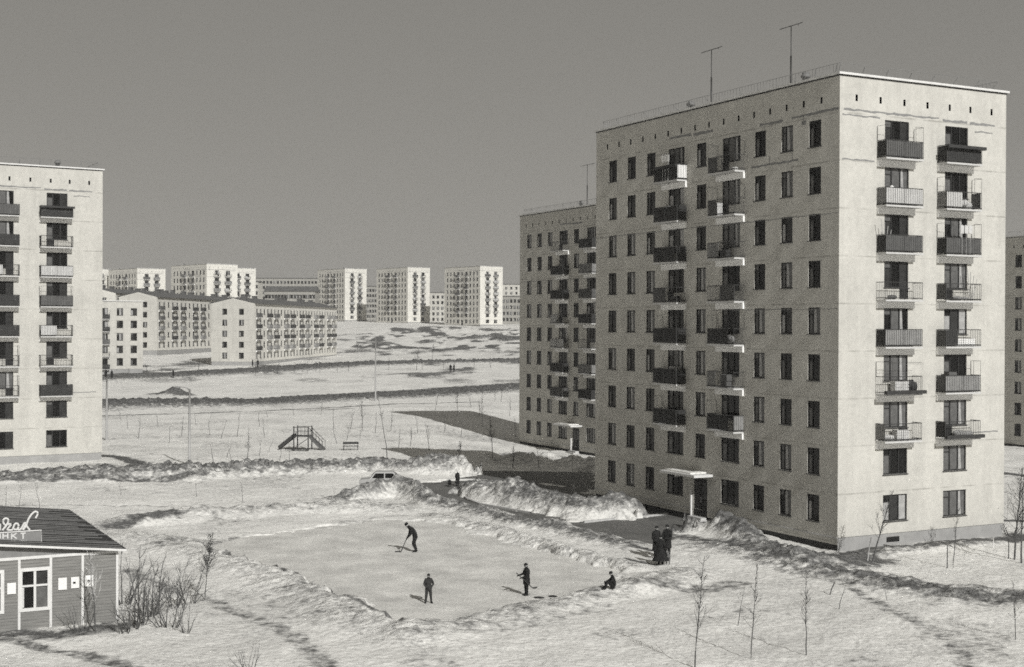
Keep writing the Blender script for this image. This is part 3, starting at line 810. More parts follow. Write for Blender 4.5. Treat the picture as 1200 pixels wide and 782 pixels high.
# ------------------------------------------------------------------ five storey blocks
def block5(name, label, corner, az, z0, length, width, ncol, roofh=1.3, wallm=None, gablem=None, windowed=True, seed=3, floors=5, gable_cols=2, pitch=2.7, balcols=(0, 3, 5, 8), peaked=True, group=None, face='right'):
    """corner = near right corner; facade runs along local +y on the local +x side; gable on local y=0"""
    t = thing(name, label, 'apartment building', (corner[0], corner[1], z0), az, group)
    h = 1.0 + pitch * floors + .7
    rs = []; cols = []
    for i in range(ncol):
        s = 1.8 + (length - 3.6) * i / (ncol - 1); cols.append(s)
        for k in range(floors): rs.append((s - .55, s + .55, 1.7 + pitch * k, 3.1 + pitch * k))
    g = []
    gx = [-width * (j + .8) / (gable_cols + .6) for j in range(gable_cols)]
    if gable_cols == 1: gx = [-width * .32]
    for x in gx:
        for k in range(floors): g.append((x - .6, x + .6, 1.7 + pitch * k, 3.1 + pitch * k))
    mb = MB()
    facade(mb, lambda u, d, z: (-d, u, z), 0, length, .9, h, rs, .14, 0, 0, 1)
    facade(mb, lambda u, d, z: (u, d, z), -width, 0, .9, h, g, .14, 2, 2, 1)
    mb.quad((-width, 0, .9), (-width, length, .9), (-width, length, h), (-width, 0, h)); mb.quad((0, length, .9), (-width, length, .9), (-width, length, h), (0, length, h))
    if peaked:
        mb.face([(-width, 0, h + .001), (0, 0, h + .001), (-width/2, 0, h + roofh)], 2); mb.face([(-width, length, h + .001), (0, length, h + .001), (-width/2, length, h + roofh)], 0)
    mb.build('wall', [wallm or WALL2, DARK, gablem or wallm or WALL2], t)
    p = MB(); p.box(-width + .05, -.05, .05, length - .05, -4, .9); p.build('plinth', PLINTH, t)
    rf = MB()
    if peaked:
        o = .55; th = .14
        for sgn in (0, 1):
            x0 = -width - o if sgn else o; zz = h - o * roofh / (width / 2)
            q = [(x0, zz + .1), (-width / 2, h + roofh + .1), (-width / 2, h + roofh + .1 + th), (x0, zz + .1 + th)]
            rf.prism(q, -.12, length + .12, 'y')
    else:
        rf.box(-width - .3, .3, -.3, length + .3, h + .003, h + .25)
    ro = rf.build('roof', TAR, t)
    r = random.Random(seed)
    for i in range(max(2, int(length / 9))):
        m = MB(); y = 4 + i * (length - 8) / max(1, int(length / 9) - 1); x = -width * r.choice([.35, .5, .65])
        m.box(x - .5, x + .5, y - .8, y + .8, h + .2, h + roofh + .9, 0); m.box(x - .6, x + .6, y - .9, y + .9, h + roofh + .9, h + roofh + 1.05, 1)
        m.build('chimney', [mat('dark chimney brick', .10, .3, 3), TAR], ro)
    if windowed:
        rest = MB(); count = 0
        for k in range(floors):
            for x in gx: link('window', r.choice(K_G.far), t, (x, 0, 1.7 + pitch * k)); count += 1
        for i, s in enumerate(cols):
            for k in range(floors):
                if count < 100: link('window', r.choice(K_G.far), t, (0, s, 1.7 + pitch * k), math.pi / 2); count += 1
                else:
                    z = 1.7 + pitch * k
                    rest.quad((-.08, s - .5, z + .05), (-.08, s + .5, z + .05), (-.08, s + .5, z + 1.35), (-.08, s - .5, z + 1.35), r.choice([0, 1, 2]))
                    rest.box(-.1, -.05, s - .04, s + .04, z, z + 1.4, 3)
        if rest.f: structure(rest.build('window', [GL0, GL1, GL2, FRAME], t), 'stuff')
        for i, s in enumerate(cols[:-1]):
            if i % 10 in balcols:
                for k in range(1, floors):
                    key = r.choice([(2.85, B_, B_, B_, 1., False, 0, False), (2.85, M_, M_, M_, 1., False, 0, False), (2.85, D_, D_, D_, 1., False, 0, False)])
                    link('balcony', bmeshes(key)[3], t, (0, s - .7, 1.0 + pitch * k), math.pi / 2)
    return t
K_G = WinKit('single', 1.1, 1.4); 
az5 = R(-6.3)
block5('apartment_block', 'long pale five-storey block with a windowed gable end and rows of dark balconies', (-63.0, 332.), az5, 2.7, 84, 11, 27, gablem=WALL3, seed=3)
block5('apartment_block', 'long five-storey block behind, its gable seen left of the nearer gabled block', (-94.8, 362.), az5, 4.8, 80, 10.6, 24, gablem=WALL3, seed=5, gable_cols=1)
block5('apartment_block', 'five-storey block with only its dark roof and top windows showing on the far left', (-113.5, 388.), az5, 6.4, 60, 11, 20, seed=9)
# front block D: facade faces the camera -> rotate so the long side looks to the viewer
def front_block():
    x0 = (116 - 600) / FPX * 294; x1 = (167.5 - 600) / FPX * 294
    zb = 2.2
    t = thing('apartment_block', 'small white flat-roofed five-storey block beside the near left tower, balconies at its left', 'apartment building', (x1, 294, zb), R(16))
    W = 26.; cols = [-2.1, -4.9]; h = 1.0 + 2.7 * 5 + .9
    rs = []
    for i, x in enumerate([-1.9, -4.8, -13, -16, -19]):
        for k in range(5): rs.append((x - .65, x + .65, 1.6 + 2.7*k, 3.15 + 2.7*k))
    for k in range(5): rs.append((-9.2, -7.3, 1.6 + 2.7*k, 3.15 + 2.7*k))
    mb = MB(); facade(mb, lambda u, d, z: (u, d, z), -W, 0, .8, h, rs)
    mb.quad((0,0,.8),(0,11,.8),(0,11,h),(0,0,h)); mb.quad((0,11,.8),(-W,11,.8),(-W,11,h),(0,11,h)); mb.quad((-W,0,.8),(-W,11,.8),(-W,11,h),(-W,0,h))
    mb.build('wall', [WALL, DARK], t)
    p = MB(); p.box(-W + .05, -.05, .05, 10.95, -4, .8); p.build('plinth', PLINTH, t)
    rf = MB(); rf.box(-W - .2, .2, -.2, 11.2, h + .003, h + .2); rf.build('roof', CAP, t)
    for x in [-1.9, -4.8, -13, -16, -19]:
        for k in range(5): link('window', random.choice(K_F.far), t, (x, 0, 1.6 + 2.7*k))
    for k in range(5): link('window', random.choice(K_T.far), t, (-8.25, 0, 1.6 + 2.7*k))
    for k in range(5):
        link('balcony', bmeshes([(2.85, D_, D_, D_, 1., False, 0, False), (2.85, None, None, None, 1., True, 0, False), (2.85, B_, B_, B_, 1., False, 0, False), (2.85, D_, D_, D_, 1., False, 0, False), (2.85, D_, D_, D_, 1., False, 3, False)][k])[3], t, (-9.7, 0, .8 + 2.7*k))
    return t
K_F = WinKit('single', 1.3, 1.55)
front_block()
# far low blocks on the ridge
def far_block(label, px0, px1, d, ztop, floors, wallm, az=0., ncol=10, depth=12, peaked=False, pitch=2.9, roofm=None):
    x0 = (px0 - 600) / FPX * d; x1 = (px1 - 600) / FPX * d; Wd = (x1 - x0) / math.cos(az)
    h = 1.0 + pitch * floors + .8; z0 = ztop - h
    t = thing('apartment_block', label, 'apartment building', (x0, d, z0), az)
    rs = []
    for i in range(ncol):
        x = Wd * (i + .5) / ncol
        for k in range(floors): rs.append((x - .6, x + .6, 1.8 + pitch*k, 3.3 + pitch*k))
    mb = MB(); facade(mb, lambda u, dd, z: (u, dd, z), 0, Wd, -6, h, rs)
    mb.quad((Wd,0,-6),(Wd,depth,-6),(Wd,depth,h),(Wd,0,h)); mb.quad((0,0,-6),(0,depth,-6),(0,depth,h),(0,0,h)); mb.quad((0,depth,-6),(Wd,depth,-6),(Wd,depth,h),(0,depth,h))
    mb.build('wall', [wallm, DARK], t)
    rf = MB()
    if peaked: rf.prism([(-.4, h), (depth/2, h + 2.2), (depth + .4, h)], -.4, Wd + .4, 'x')
    else: rf.box(-.3, Wd + .3, -.3, depth + .3, h + .003, h + .4)
    rf.build('roof', roofm or TAR, t)
    n = 0
    for i in range(ncol):
        for k in range(floors):
            if n < 100: link('window', random.choice(K_F.far), t, (Wd * (i + .5) / ncol, 0, 1.8 + pitch*k)); n += 1
    return t
def zt(py, d): return CAMH + (381.5 - py) * d / FPX
far_block('distant grey block under the skyline, right of the left group of white towers', 299, 372, 760, zt(327, 760), 6, GREYW, ncol=18)
far_block('distant low grey block with a dark pitched roof behind the long pale block', 310, 369, 560, zt(342, 560), 4, GREYW, ncol=16, peaked=True)
far_block('low pale block just right of the left group of white towers', 288, 302, 620, zt(331, 620), 7, WALL3, ncol=4)
far_block('dark narrow block in the gap between the left and middle ridge towers', 429, 445, 760, zt(336, 760), 8, GREYW, ncol=5)
far_block('pale block in the gap between the middle and right ridge towers', 500, 526, 700, zt(343, 700), 5, WALL3, ncol=5)
far_block('grey five-storey block beyond the right ridge tower', 588, 640, 640, zt(347, 640), 5, GREYW, ncol=12)
far_block('pale rooftop block far beyond the right ridge tower', 584, 632, 800, zt(333, 800), 7, WALL3, ncol=8)

# ------------------------------------------------------------------ ground
def axis(segs):
    out = []
    for a, b, n in segs: out += list(np.linspace(a, b, n, endpoint=False))
    out.append(segs[-1][1]); return np.array(out)
gx = axis([(-3000,-600,10),(-600,-200,20),(-200,-70,60),(-70,-30,80),(-30,30,300),(30,60,60),(60,200,40),(200,600,16),(600,3000,10)])
gy = axis([(-300,30,12),(30,48,20),(48,85,230),(85,122,170),(122,160,90),(160,250,120),(250,350,110),(350,620,170),(620,800,30),(800,1500,14),(1500,6000,12)])
X, Y = np.meshgrid(gx, gy)
Z, DI = terrain(X, Y); ROUGH = terrain.rough.copy()
nx, ny = len(gx), len(gy)
V = np.stack([X.ravel(), Y.ravel(), Z.ravel()], 1)
idx = np.arange(nx * ny).reshape(ny, nx)
Fq = np.stack([idx[:-1,:-1].ravel(), idx[:-1,1:].ravel(), idx[1:,1:].ravel(), idx[1:,:-1].ravel()], 1)
def np_mesh(name, V, F, mt):
    me = bpy.data.meshes.new(name)
    me.vertices.add(len(V)); me.vertices.foreach_set('co', V.astype(np.float32).ravel())
    me.loops.add(len(F) * 4); me.loops.foreach_set('vertex_index', F.astype(np.int32).ravel())
    me.polygons.add(len(F)); me.polygons.foreach_set('loop_start', np.arange(0, len(F) * 4, 4, dtype=np.int32))
    me.polygons.foreach_set('loop_total', np.full(len(F), 4, np.int32)) if False else None
    me.update(calc_edges=True); me.polygons.foreach_set('use_smooth', [True] * len(F)); me.materials.append(mt); me.validate(); return me
me = np_mesh('snow_ground', V, Fq, SNOW)
a = me.attributes.new('dirt_shade', 'FLOAT', 'POINT'); a.data.foreach_set('value', DI.ravel().astype(np.float32))
a = me.attributes.new('rough', 'FLOAT', 'POINT'); a.data.foreach_set('value', ROUGH.ravel().astype(np.float32))
structure(link('snow_ground', me))

def sheet(name, polys, mt, off=-.06, step=.4, grow=1.2):
    xs = [p[0] for q in polys for p in q]; ys = [p[1] for q in polys for p in q]
    ax = np.arange(min(xs) - 2, max(xs) + 2, step); ay = np.arange(min(ys) - 2, max(ys) + 2, step)
    x, y = np.meshgrid(ax, ay); sd = np.minimum.reduce([poly_sd(x, y, q) for q in polys])
    z = base(x, y) + off
    idx = np.arange(x.size).reshape(x.shape)
    q = np.stack([idx[:-1,:-1].ravel(), idx[:-1,1:].ravel(), idx[1:,1:].ravel(), idx[1:,:-1].ravel()], 1)
    keep = (sd.ravel()[q] < grow).all(1); q = q[keep]
    used = np.unique(q); mp = -np.ones(x.size, int); mp[used] = np.arange(len(used))
    V = np.stack([x.ravel(), y.ravel(), z.ravel()], 1)[used]
    # keep sheet edges below the snow
    e = sd.ravel()[used]; V[:, 2] -= .25 * ss(.35, 1.2, e)
    return structure(link(name, np_mesh(name, V, mp[q], mt)))
sheet('road', [DRIVE, YARD], ASPH)
sheet('ice_rink', [RINK], ICE, -.05)
def kerb(pts, z=.06):
    m = MB(); P = gp(pts)
    for a, b in zip(P, P[1:]):
        d = Vector((b[0]-a[0], b[1]-a[1], 0)).normalized(); n = Vector((-d.y, d.x, 0)) * .08
        zz = float(base(*a)); A_, B_ = Vector((a[0], a[1], 0)), Vector((b[0], b[1], 0))
        top = zz + z
        q = [A_ - n, B_ - n, B_ + n, A_ + n]
        m.face([(p.x, p.y, top) for p in q])
        for p, r in ((q[0], q[1]), (q[2], q[3])): m.quad((p.x, p.y, top - .4), (r.x, r.y, top - .4), (r.x, r.y, top), (p.x, p.y, top))
    return m
k = MB()
for pl in ([(478,563.5),(520,562),(562,562)], [(684,612),(720,608),(758,605),(782,602)], [(539,577.5),(548,585),(562,590.5),(622,601)]):
    q = kerb(pl); n = len(k.v); k.v += q.v; k.f += [tuple(i + n for i in f) for f in q.f]; k.m += q.m; k.sm += q.sm
structure(k.build('kerb', CONC))

# ------------------------------------------------------------------ saplings and shrubs
def tree_mesh(seed, h=3.2, style='sapling'):
    r = random.Random(seed); tr = MB(); cr = MB()
    pts = []; x = y = 0.; n = 8
    lean = (r.uniform(-.05, .05), r.uniform(-.05, .05))
    for i in range(n + 1):
        t = i / n; pts.append((x, y, h * t)); x += lean[0] * h / n * 2 + r.uniform(-.03, .03) * h / 3; y += lean[1] * h / n * 2 + r.uniform(-.03, .03) * h / 3
    rad0 = .024 if style != 'tree' else .036
    tr.tube([(p[0], p[1], p[2] - (.3 if i == 0 else 0)) for i, p in enumerate(pts)], [rad0 * (1 - .75 * i / n) for i in range(n + 1)], 6)
    nb = {'sapling': 22, 'tree': 34, 'bare': 9, 'dense': 60}[style]
    for b in range(nb):
        t = r.uniform(.32 if style != 'bare' else .5, .98); i = min(n - 1, int(t * n)); f = t * n - i
        p = Vector(pts[i]).lerp(Vector(pts[i + 1]), f)
        an = r.uniform(0, 6.28); ln = h * r.uniform(.10, .26) * (1.25 - t) * (1.5 if style in ('tree', 'dense') else 1.)
        up = r.uniform(.7, 1.5)
        q = [p]; d = Vector((math.cos(an), math.sin(an), up)).normalized()
        for k in range(3):
            d = (d + Vector((r.uniform(-.2,.2), r.uniform(-.2,.2), r.uniform(0,.3)))).normalized(); q.append(q[-1] + d * ln / 3)
        cr.tube(q, [.008, .006, .0045, .003], 4, cap=False)
        for k in range(2 if style != 'dense' else 5):
            s = q[r.choice([1, 2])]; d2 = (d + Vector((r.uniform(-1,1), r.uniform(-1,1), r.uniform(-.2,.6)))).normalized()
            cr.tube([s, s + d2 * ln * .25, s + d2 * ln * .45 + Vector((0,0,.03))], [.007, .005, .003], 3, cap=False)
    return tr.mesh('trunk', BARK), cr.mesh('crown', TWIG), h
def shrub_mesh(seed, h=1.6, n=9, spread=.7):
    r = random.Random(seed); st = MB(); tw = MB()
    for i in range(n):
        an = r.uniform(0, 6.28); rr = r.uniform(0, .18); p = Vector((rr * math.cos(an), rr * math.sin(an), -.15))
        d = Vector((math.cos(an) * spread * r.uniform(.2, 1), math.sin(an) * spread * r.uniform(.2, 1), 1)).normalized(); ln = h * r.uniform(.6, 1.1)
        q = [p]
        for k in range(5):
            d = (d + Vector((r.uniform(-.16,.16), r.uniform(-.16,.16), r.uniform(-.05,.12)))).normalized(); q.append(q[-1] + d * ln / 5)
        st.tube(q, [.018, .014, .011, .008, .006, .004], 4, cap=False)
        for k in range(7):
            s = q[r.choice([2, 3, 4])]; d2 = (d + Vector((r.uniform(-1,1), r.uniform(-1,1), r.uniform(-.3,.7)))).normalized(); l2 = ln * r.uniform(.12, .3)
            tw.tube([s, s + d2 * l2 * .5, s + d2 * l2 + Vector((r.uniform(-.04,.04), r.uniform(-.04,.04), .03))], [.006, .0045, .003], 3, cap=False)
    return st.mesh('stems', BARK), tw.mesh('twigs', TWIG2), h
TR = {s: [tree_mesh(100 * i + j, 3.2, s) for j in range(4)] for i, s in enumerate(('sapling', 'tree', 'bare', 'dense'))}
SH = [shrub_mesh(500 + j) for j in range(4)]
_tc = 0
def sapling(px, py, top, label, group=None, style='sapling', name='sapling', thick=1., lean=0., cat='sapling'):
    global _tc
    x, y, z = at(px, py); d = y
    h = max(.6, (py - top) * d / FPX); tr, cr, h0 = TR[style][_tc % 4]; _tc += 1
    s = h / h0; far = max(1., d / 110)
    o = thing(name, label, cat, (x, y, z), random.uniform(0, 6.28), group)
    o.rotation_euler = (random.uniform(-.04,.04), random.uniform(-.04,.04) + lean, random.uniform(0, 6.28) if not lean else 0)
    w = s ** .3 * thick * (1.6 if far > 1.05 else 1.)
    for nm, m in (('trunk', tr), ('crown', cr)):
        c = link(nm, m, o)
        c.scale = (s * (1 if nm == 'crown' else w / s if s < 1 else 1), s * (1 if nm == 'crown' else w / s if s < 1 else 1), s)
    return o
def shrub(px, py, top, label, group=None, wide=1.):
    global _tc
    x, y, z = at(px, py); h = (py - top) * y / FPX; a, b, h0 = SH[_tc % 4]; _tc += 1
    o = thing('shrub', label, 'shrub', (x, y, z), random.uniform(0, 6.28), group); s = h / h0
    for nm, m in (('stems', a), ('twigs', b)):
        c = link(nm, m, o); c.scale = (s * wide, s * wide, s)
# individually recognisable
for a in [
 (814, 783, 652, 'tall thin sapling at the bottom edge, left of the other foreground saplings', 'sapling'),
 (864, 733, 686, 'short sapling with a forked foot in the foreground snow', 'bare'),
 (880, 773, 665, 'tall twiggy sapling in the foreground snow below the large tower entrance', 'sapling'),
 (945, 768, 668, 'tall twiggy sapling in the foreground snow left of the dark leaning stub', 'sapling'),
 (983, 714, 676, 'crooked bare stub at the edge of the muddy track', 'bare'),
 (1040, 704, 688, 'short bent stub right beside the muddy track', 'bare'),
 (1117, 667, 596, 'slim dark sapling in front of the right windows of the white end wall', 'sapling'),
 (1188, 656, 548, 'tall bare sapling right of the white end wall, nearest the building', 'tree'),
 (1197, 660, 560, 'bare sapling at the right edge of the photo beside the tower', 'tree'),
 (1190, 750, 684, 'thin sapling in the lower right corner', 'sapling'),
 (240, 703, 628, 'slim upright dark young tree right of the shrubs by the wooden pavilion', 'dense'),
 (425, 505, 470, 'forked young tree in the snow field right of the playground', 'tree'),
 (577, 537, 490, 'young tree with a spread crown left of the half hidden tower', 'tree'),
 (538, 538, 518, 'low bushy tree above the snow bank by the road', 'dense'),
 (601, 548, 522, 'small tree standing in the shadow in front of the half hidden tower', 'tree'),
 (536, 487, 452, 'thin sapling standing in the far tower shadow', 'sapling'),
 (454, 541, 468, 'very tall thin sapling right of the bench', 'bare'),
 (290, 541, 503, 'dark curved sapling left of the playground slide', 'sapling'),
 (339, 545, 522, 'small crooked sapling just below the slide', 'bare'),
 (142, 580, 563, 'short dark stub in the snow below the near left tower', 'bare'),
 (231, 582, 563, 'short curved stub below the tall lamp post', 'bare'),
 (285, 589, 565, 'thin sapling in the snow left of the mound by the car', 'bare'),
 (469, 573, 560, 'short stake-like stub on the snow mound by the car', 'bare'),
 (394, 589, 572, 'short thin sapling on the snow left of the mound by the car', 'bare'),
 (668, 585, 562, 'thin sapling on the large snow bank', 'bare'),
 (632, 549, 518, 'thin sapling in front of the half hidden tower entrance', 'bare'),
 (671, 562, 522, 'dark sapling by the corner of the large tower', 'bare'),
]:
    sapling(a[0], a[1], a[2], a[3], None, a[4])
sapling(1022, 658, 572, 'leaning sapling in front of the white end wall beside a pale stake', None, 'tree', lean=.13)
sapling(112, 741, 655, 'young tree with a whitewashed trunk in front of the wooden pavilion', None, 'tree', name='young_tree', cat='tree')
w = [o for o in bpy.data.objects if o.get('label', '').startswith('young tree with a whitewashed')][0]
w.children[0].data = w.children[0].data.copy(); w.children[0].data.materials[0] = BARKP
for o in w.children: o.scale = [v * 1.1 for v in o.scale]
for a in [(94,741,690,'small round shrub at the foot of the pavilion wall',1.0),(146,708,632,'tall shrub against the right corner of the pavilion',1.),(160,735,655,'broad shrub right of the pavilion, nearest the camera',1.3),
          (176,722,640,'dense shrub in the middle of the thicket beside the pavilion',1.3),(196,735,668,'low tangled shrub in the middle front of the thicket',1.2),(205,712,650,'shrub at the right of the thicket behind the low one',1.1),
          (222,708,652,'loose shrub left of the slim dark young tree',1.1),(148,742,690,'low shrub at the base of the pavilion corner post',1.2),(290,790,742,'small shrub at the bottom edge right of the path',.8),(218,742,700,'small sprawling shrub in the snow right of the thicket',.9),
          (1185,628,588,'low brushwood clump right of the white end wall',1.2)]:
    shrub(a[0], a[1], a[2], a[3], None, a[4])
F1 = [(185,500,484),(162,514,488),(213,512,487),(278,512,483),(259,514,492),(246,510,490),(310,513,490),(304,500,482),(246,491,480),(314,489,478),(142,495,480),(150,502,484),(344,487,474),(230,498,484),(198,520,500)]
for q in F1: sapling(*q, 'spindly bare sapling in the snow field behind the tall lamp post', 'spindly saplings in the field behind the lamp post', 'bare')
F2 = [(250,542,520),(266,536,518),(272,541,524),(304,535,515),(328,540,524),(315,530,514)]
for q in F2: sapling(*q, 'thin sapling in the snow between the lamp post and the slide', 'saplings between the lamp post and the slide', 'bare')
F3 = [(458,505,480),(467,526,503),(481,523,500),(503,528,494),(510,481,462),(410,507,480),(391,503,478),(376,486,470),(406,516,496),(422,514,494),(440,508,484),(395,520,500),(490,508,484),(520,510,486),(540,512,490)]
for q in F3: sapling(*q, 'spindly bare sapling in the sunlit field right of the slide', 'spindly saplings in the field right of the slide', random.choice(['bare', 'sapling']))
F4 = [(562,487,468),(565,500,460),(587,472,454),(597,488,466),(604,514,488),(580,470,455),(552,478,460)]
for q in F4: sapling(*q, 'bare sapling in the far field beside the half hidden tower', 'saplings beside the half hidden tower', 'sapling')
F5 = [(150,442,432),(172,440,429),(190,440,430),(232,436,424),(300,438,426),(325,437,424),(345,436,422),(360,437,424),(375,436,423),(395,437,422),(408,436,424),(455,434,420),(488,434,408),(495,433,420),(520,433,421),(555,432,420),(575,431,419),(419,415,398),(507,424,404)]
for q in F5: sapling(*q, 'tiny bare tree along the far muddy road', 'bare trees along the far muddy road', 'tree')
for q in [(7,598,570),(22,598,568),(47,596,563)]: sapling(*q, 'thin pole-like sapling behind the pavilion roof', 'thin saplings behind the pavilion roof', 'bare')

def stake(px, py, top, label, lean=0., m=BARK, group=None, r=.03):
    x, y, z = at(px, py); h = (py - top) * y / FPX
    b = MB(); b.tube([(0,0,-.3),(lean*h*.5,0,h*.5),(lean*h,0,h)], [r, r*.95, r*.8], 6); b.tube([(lean*h,0,h),(lean*h,0,h+.03)], [r*.8, r*.3], 6)
    return tag(b.build('stake', m, None, (x, y, z)), label, 'stake', group)
stake(1016, 657, 630, 'pale leaning stake beside the leaning sapling', .18, WOOD)
stake(1110, 666, 640, 'dark stake left of the slim sapling by the white end wall')
stake(1164, 642, 630, 'white stake in the dirty snow by the right corner of the end wall', 0, FRAMEW)
stake(971, 697, 683, 'dark stick leaning in the snow left of the crooked stub', .5)
stake(1182, 655, 632, 'dark stake beside the tall bare sapling at the right')

# ------------------------------------------------------------------ lamp posts
def lamp(px, py, top, label, arm=-1., group='concrete lamp posts'):
    x, y, z = at(px, py); h = (py - top) * y / FPX
    t = thing('street_lamp', label, 'street lamp', (x, y, z), 0, group)
    m = MB(); m.tube([(0,0,-.5),(0,0,h*.5),(0,0,h)], [.14, .115, .09], 8); m.build('pole', mat('pole concrete', .34, .12, 2), t)
    m = MB(); m.tube([(0,0,h-.15),(arm*.25,0,h+.1),(arm*.9,0,h+.2)], [.045,.04,.035], 6); m.build('arm', STEELG, t)
    m = MB(); m.ell((arm*1.1,0,h+.15), (.3,.15,.1)); m.build('lamp_head', STEELG, t)
lamp(222, 545, 456, 'tall pale lamp post beside the dark snow ridge in the centre left')
lamp(125, 516, 443, 'lamp post just right of the near left tower')
lamp(440, 470, 396, 'distant lamp post by the far muddy road, right of the long pale block')

# ------------------------------------------------------------------ playground
def slide():
    x, y, z = at(356, 527)
    t = thing('playground_slide', 'wooden playground slide with a railed platform and two ramps standing in the snow', 'slide', (x, y, z), R(-8))
    m = MB()
    m.box(-.9, .7, -.7, .7, 1.35, 1.43); m.build('platform', WOODD, t)
    for px_, py_ in ((-.85,-.65),(.65,-.65),(-.85,.65),(.65,.65)):
        m = MB(); m.box(px_-.05, px_+.05, py_-.05, py_+.05, -.4, 2.4); m.build('post', WOODD, t)
    m = MB()
    for yy in (-.65, .65): m.tube([(-.85,yy,2.3),(.65,yy,2.3)], .03, 5); m.tube([(-.85,yy,1.85),(.65,yy,1.85)], .025, 5)
    for xx in (-.5,-.1,.3): m.tube([(xx,-.65,1.43),(xx,-.65,2.3)], .02, 5); m.tube([(xx,.65,1.43),(xx,.65,2.3)], .02, 5)
    m.build('railing', WOODD, t)
    m = MB(); m.prism([(-2.5,.02),(-.9,1.33),(-.9,1.43),(-2.55,.12)], -.35, .35, 'y'); m.prism([(-2.5,.0),(-.9,1.25),(-.9,1.7),(-2.6,.34)], -.42, -.36, 'y'); m.prism([(-2.5,.0),(-.9,1.25),(-.9,1.7),(-2.6,.34)], .36, .42, 'y'); m.build('chute', mat('dark slide boards', .045), t)
    m = MB(); m.prism([(.7,1.33),(2.1,.0),(2.2,.1),(.7,1.43)], -.45, .45, 'y'); m.prism([(.7,1.2),(2.0,-.05),(2.25,.1),(.7,1.6)], -.5, -.453, 'y'); m.build('ramp', mat('grey ramp boards', .10), t)
    m = MB()
    for yy in (-.5, .5):
        m.tube([(.7,yy,2.2),(2.15,yy,.85)], .03, 5)
        for k in range(5): m.tube([(.8+.32*k,yy,1.3-.3*k),(.8+.32*k,yy,2.1-.3*k)], .02, 5)
    m.build('ramp_railing', WOODD, t)
    m = MB(); m.tube([(-.85,-.65,.2),(.65,-.65,1.2)], .03, 5); m.box(-1.5, .9, -1.6, -.9, .12, .2); m.build('brace', WOODD, t)
slide()
def bench():
    x, y, z = at(411, 528)
    t = thing('bench', 'small low bench in the snow right of the playground slide', 'bench', (x, y, z), R(6))
    m = MB(); m.box(-.8,.8,-.2,.2,.42,.47); m.build('seat', WOODD, t)
    m = MB(); m.box(-.8,.8,.22,.26,.62,.85); m.build('backrest', WOODD, t)
    for xx in (-.7,.7):
        m = MB(); m.box(xx-.04,xx+.04,-.18,.18,-.3,.418); m.box(xx-.03,xx+.03,.262,.3,.1,.85); m.build('leg', WOODD, t)
bench()

# ------------------------------------------------------------------ parked car
def car():
    x, y, _ = at(452, 566); x, y = G(452.5, 574); z = float(base(x, y))
    t = thing('parked_car', 'pale saloon car parked behind the snow mound, only its roof and windows showing', 'car', (x, y, z), R(4))
    body = mat('pale car paint', .36, .04, 1, .35, spec=.5)
    prof = [(-2.0,.35),(-2.05,.65),(-1.95,.85),(-1.2,.92),(1.05,.95),(1.85,.86),(2.0,.7),(2.0,.35)]
    m = MB(); rings = []
    for yy, k in ((-.78,.93),(-.72,1),(.72,1),(.78,.93)):
        rings.append([(u*k, yy, .35+(w-.35)*(.92 if k<1 else 1)) for u, w in prof])
    m.rings(rings); bo = m.build('body', body, t)
    for f in bo.data.polygons: f.use_smooth = False
    m = MB(); lo = [(-1.25,-.7),(1.1,-.7),(1.1,.7),(-1.25,.7)]; up = [(-.85,-.56),(.6,-.56),(.6,.56),(-.85,.56)]
    m.rings([[(a,b,.91) for a,b in lo],[(a,b,1.38) for a,b in up],[(a*.9,b*.9,1.44) for a,b in up]]); c = m.build('cabin', body, t)
    for f in c.data.polygons: f.use_smooth = False
    def pane(pts):
        q = MB(); q.face(pts); q.build('car_window', GL0, t)
    for s in (-1, 1):
        for (a0,a1,b0,b1) in ((-1.08,-.15,-.80,-.15),(-.07,.9,-.07,.5)):
            pane([(a0,s*.695,.96),(a1,s*.695,.96),(b1,s*.59,1.32),(b0,s*.59,1.32)])
    pane([(-1.21,-.55,.97),(-1.21,.55,.97),(-.93,.48,1.33),(-.93,-.48,1.33)]); pane([(1.07,-.55,.97),(1.07,.55,.97),(.68,.48,1.33),(.68,-.48,1.33)])
    tyre = MB(); tyre.tube([(0,-.09,0),(0,.09,0)], .31, 14); ty = tyre.mesh('wheel', CLOTHD)
    rim = MB(); rim.tube([(0,-.10,0),(0,.10,0)], .17, 12); rm = rim.mesh('rim', STEELG)
    for wx in (-1.25, 1.25):
        for wy in (-.72, .72):
            o = link('wheel', ty, t, (wx, wy, .31)); link('rim', rm, o)
    for s in (-.5, .5):
        q = MB(); q.ell((2.0, s, .7), (.05,.11,.11)); q.build('headlight', CAP, t)
car()

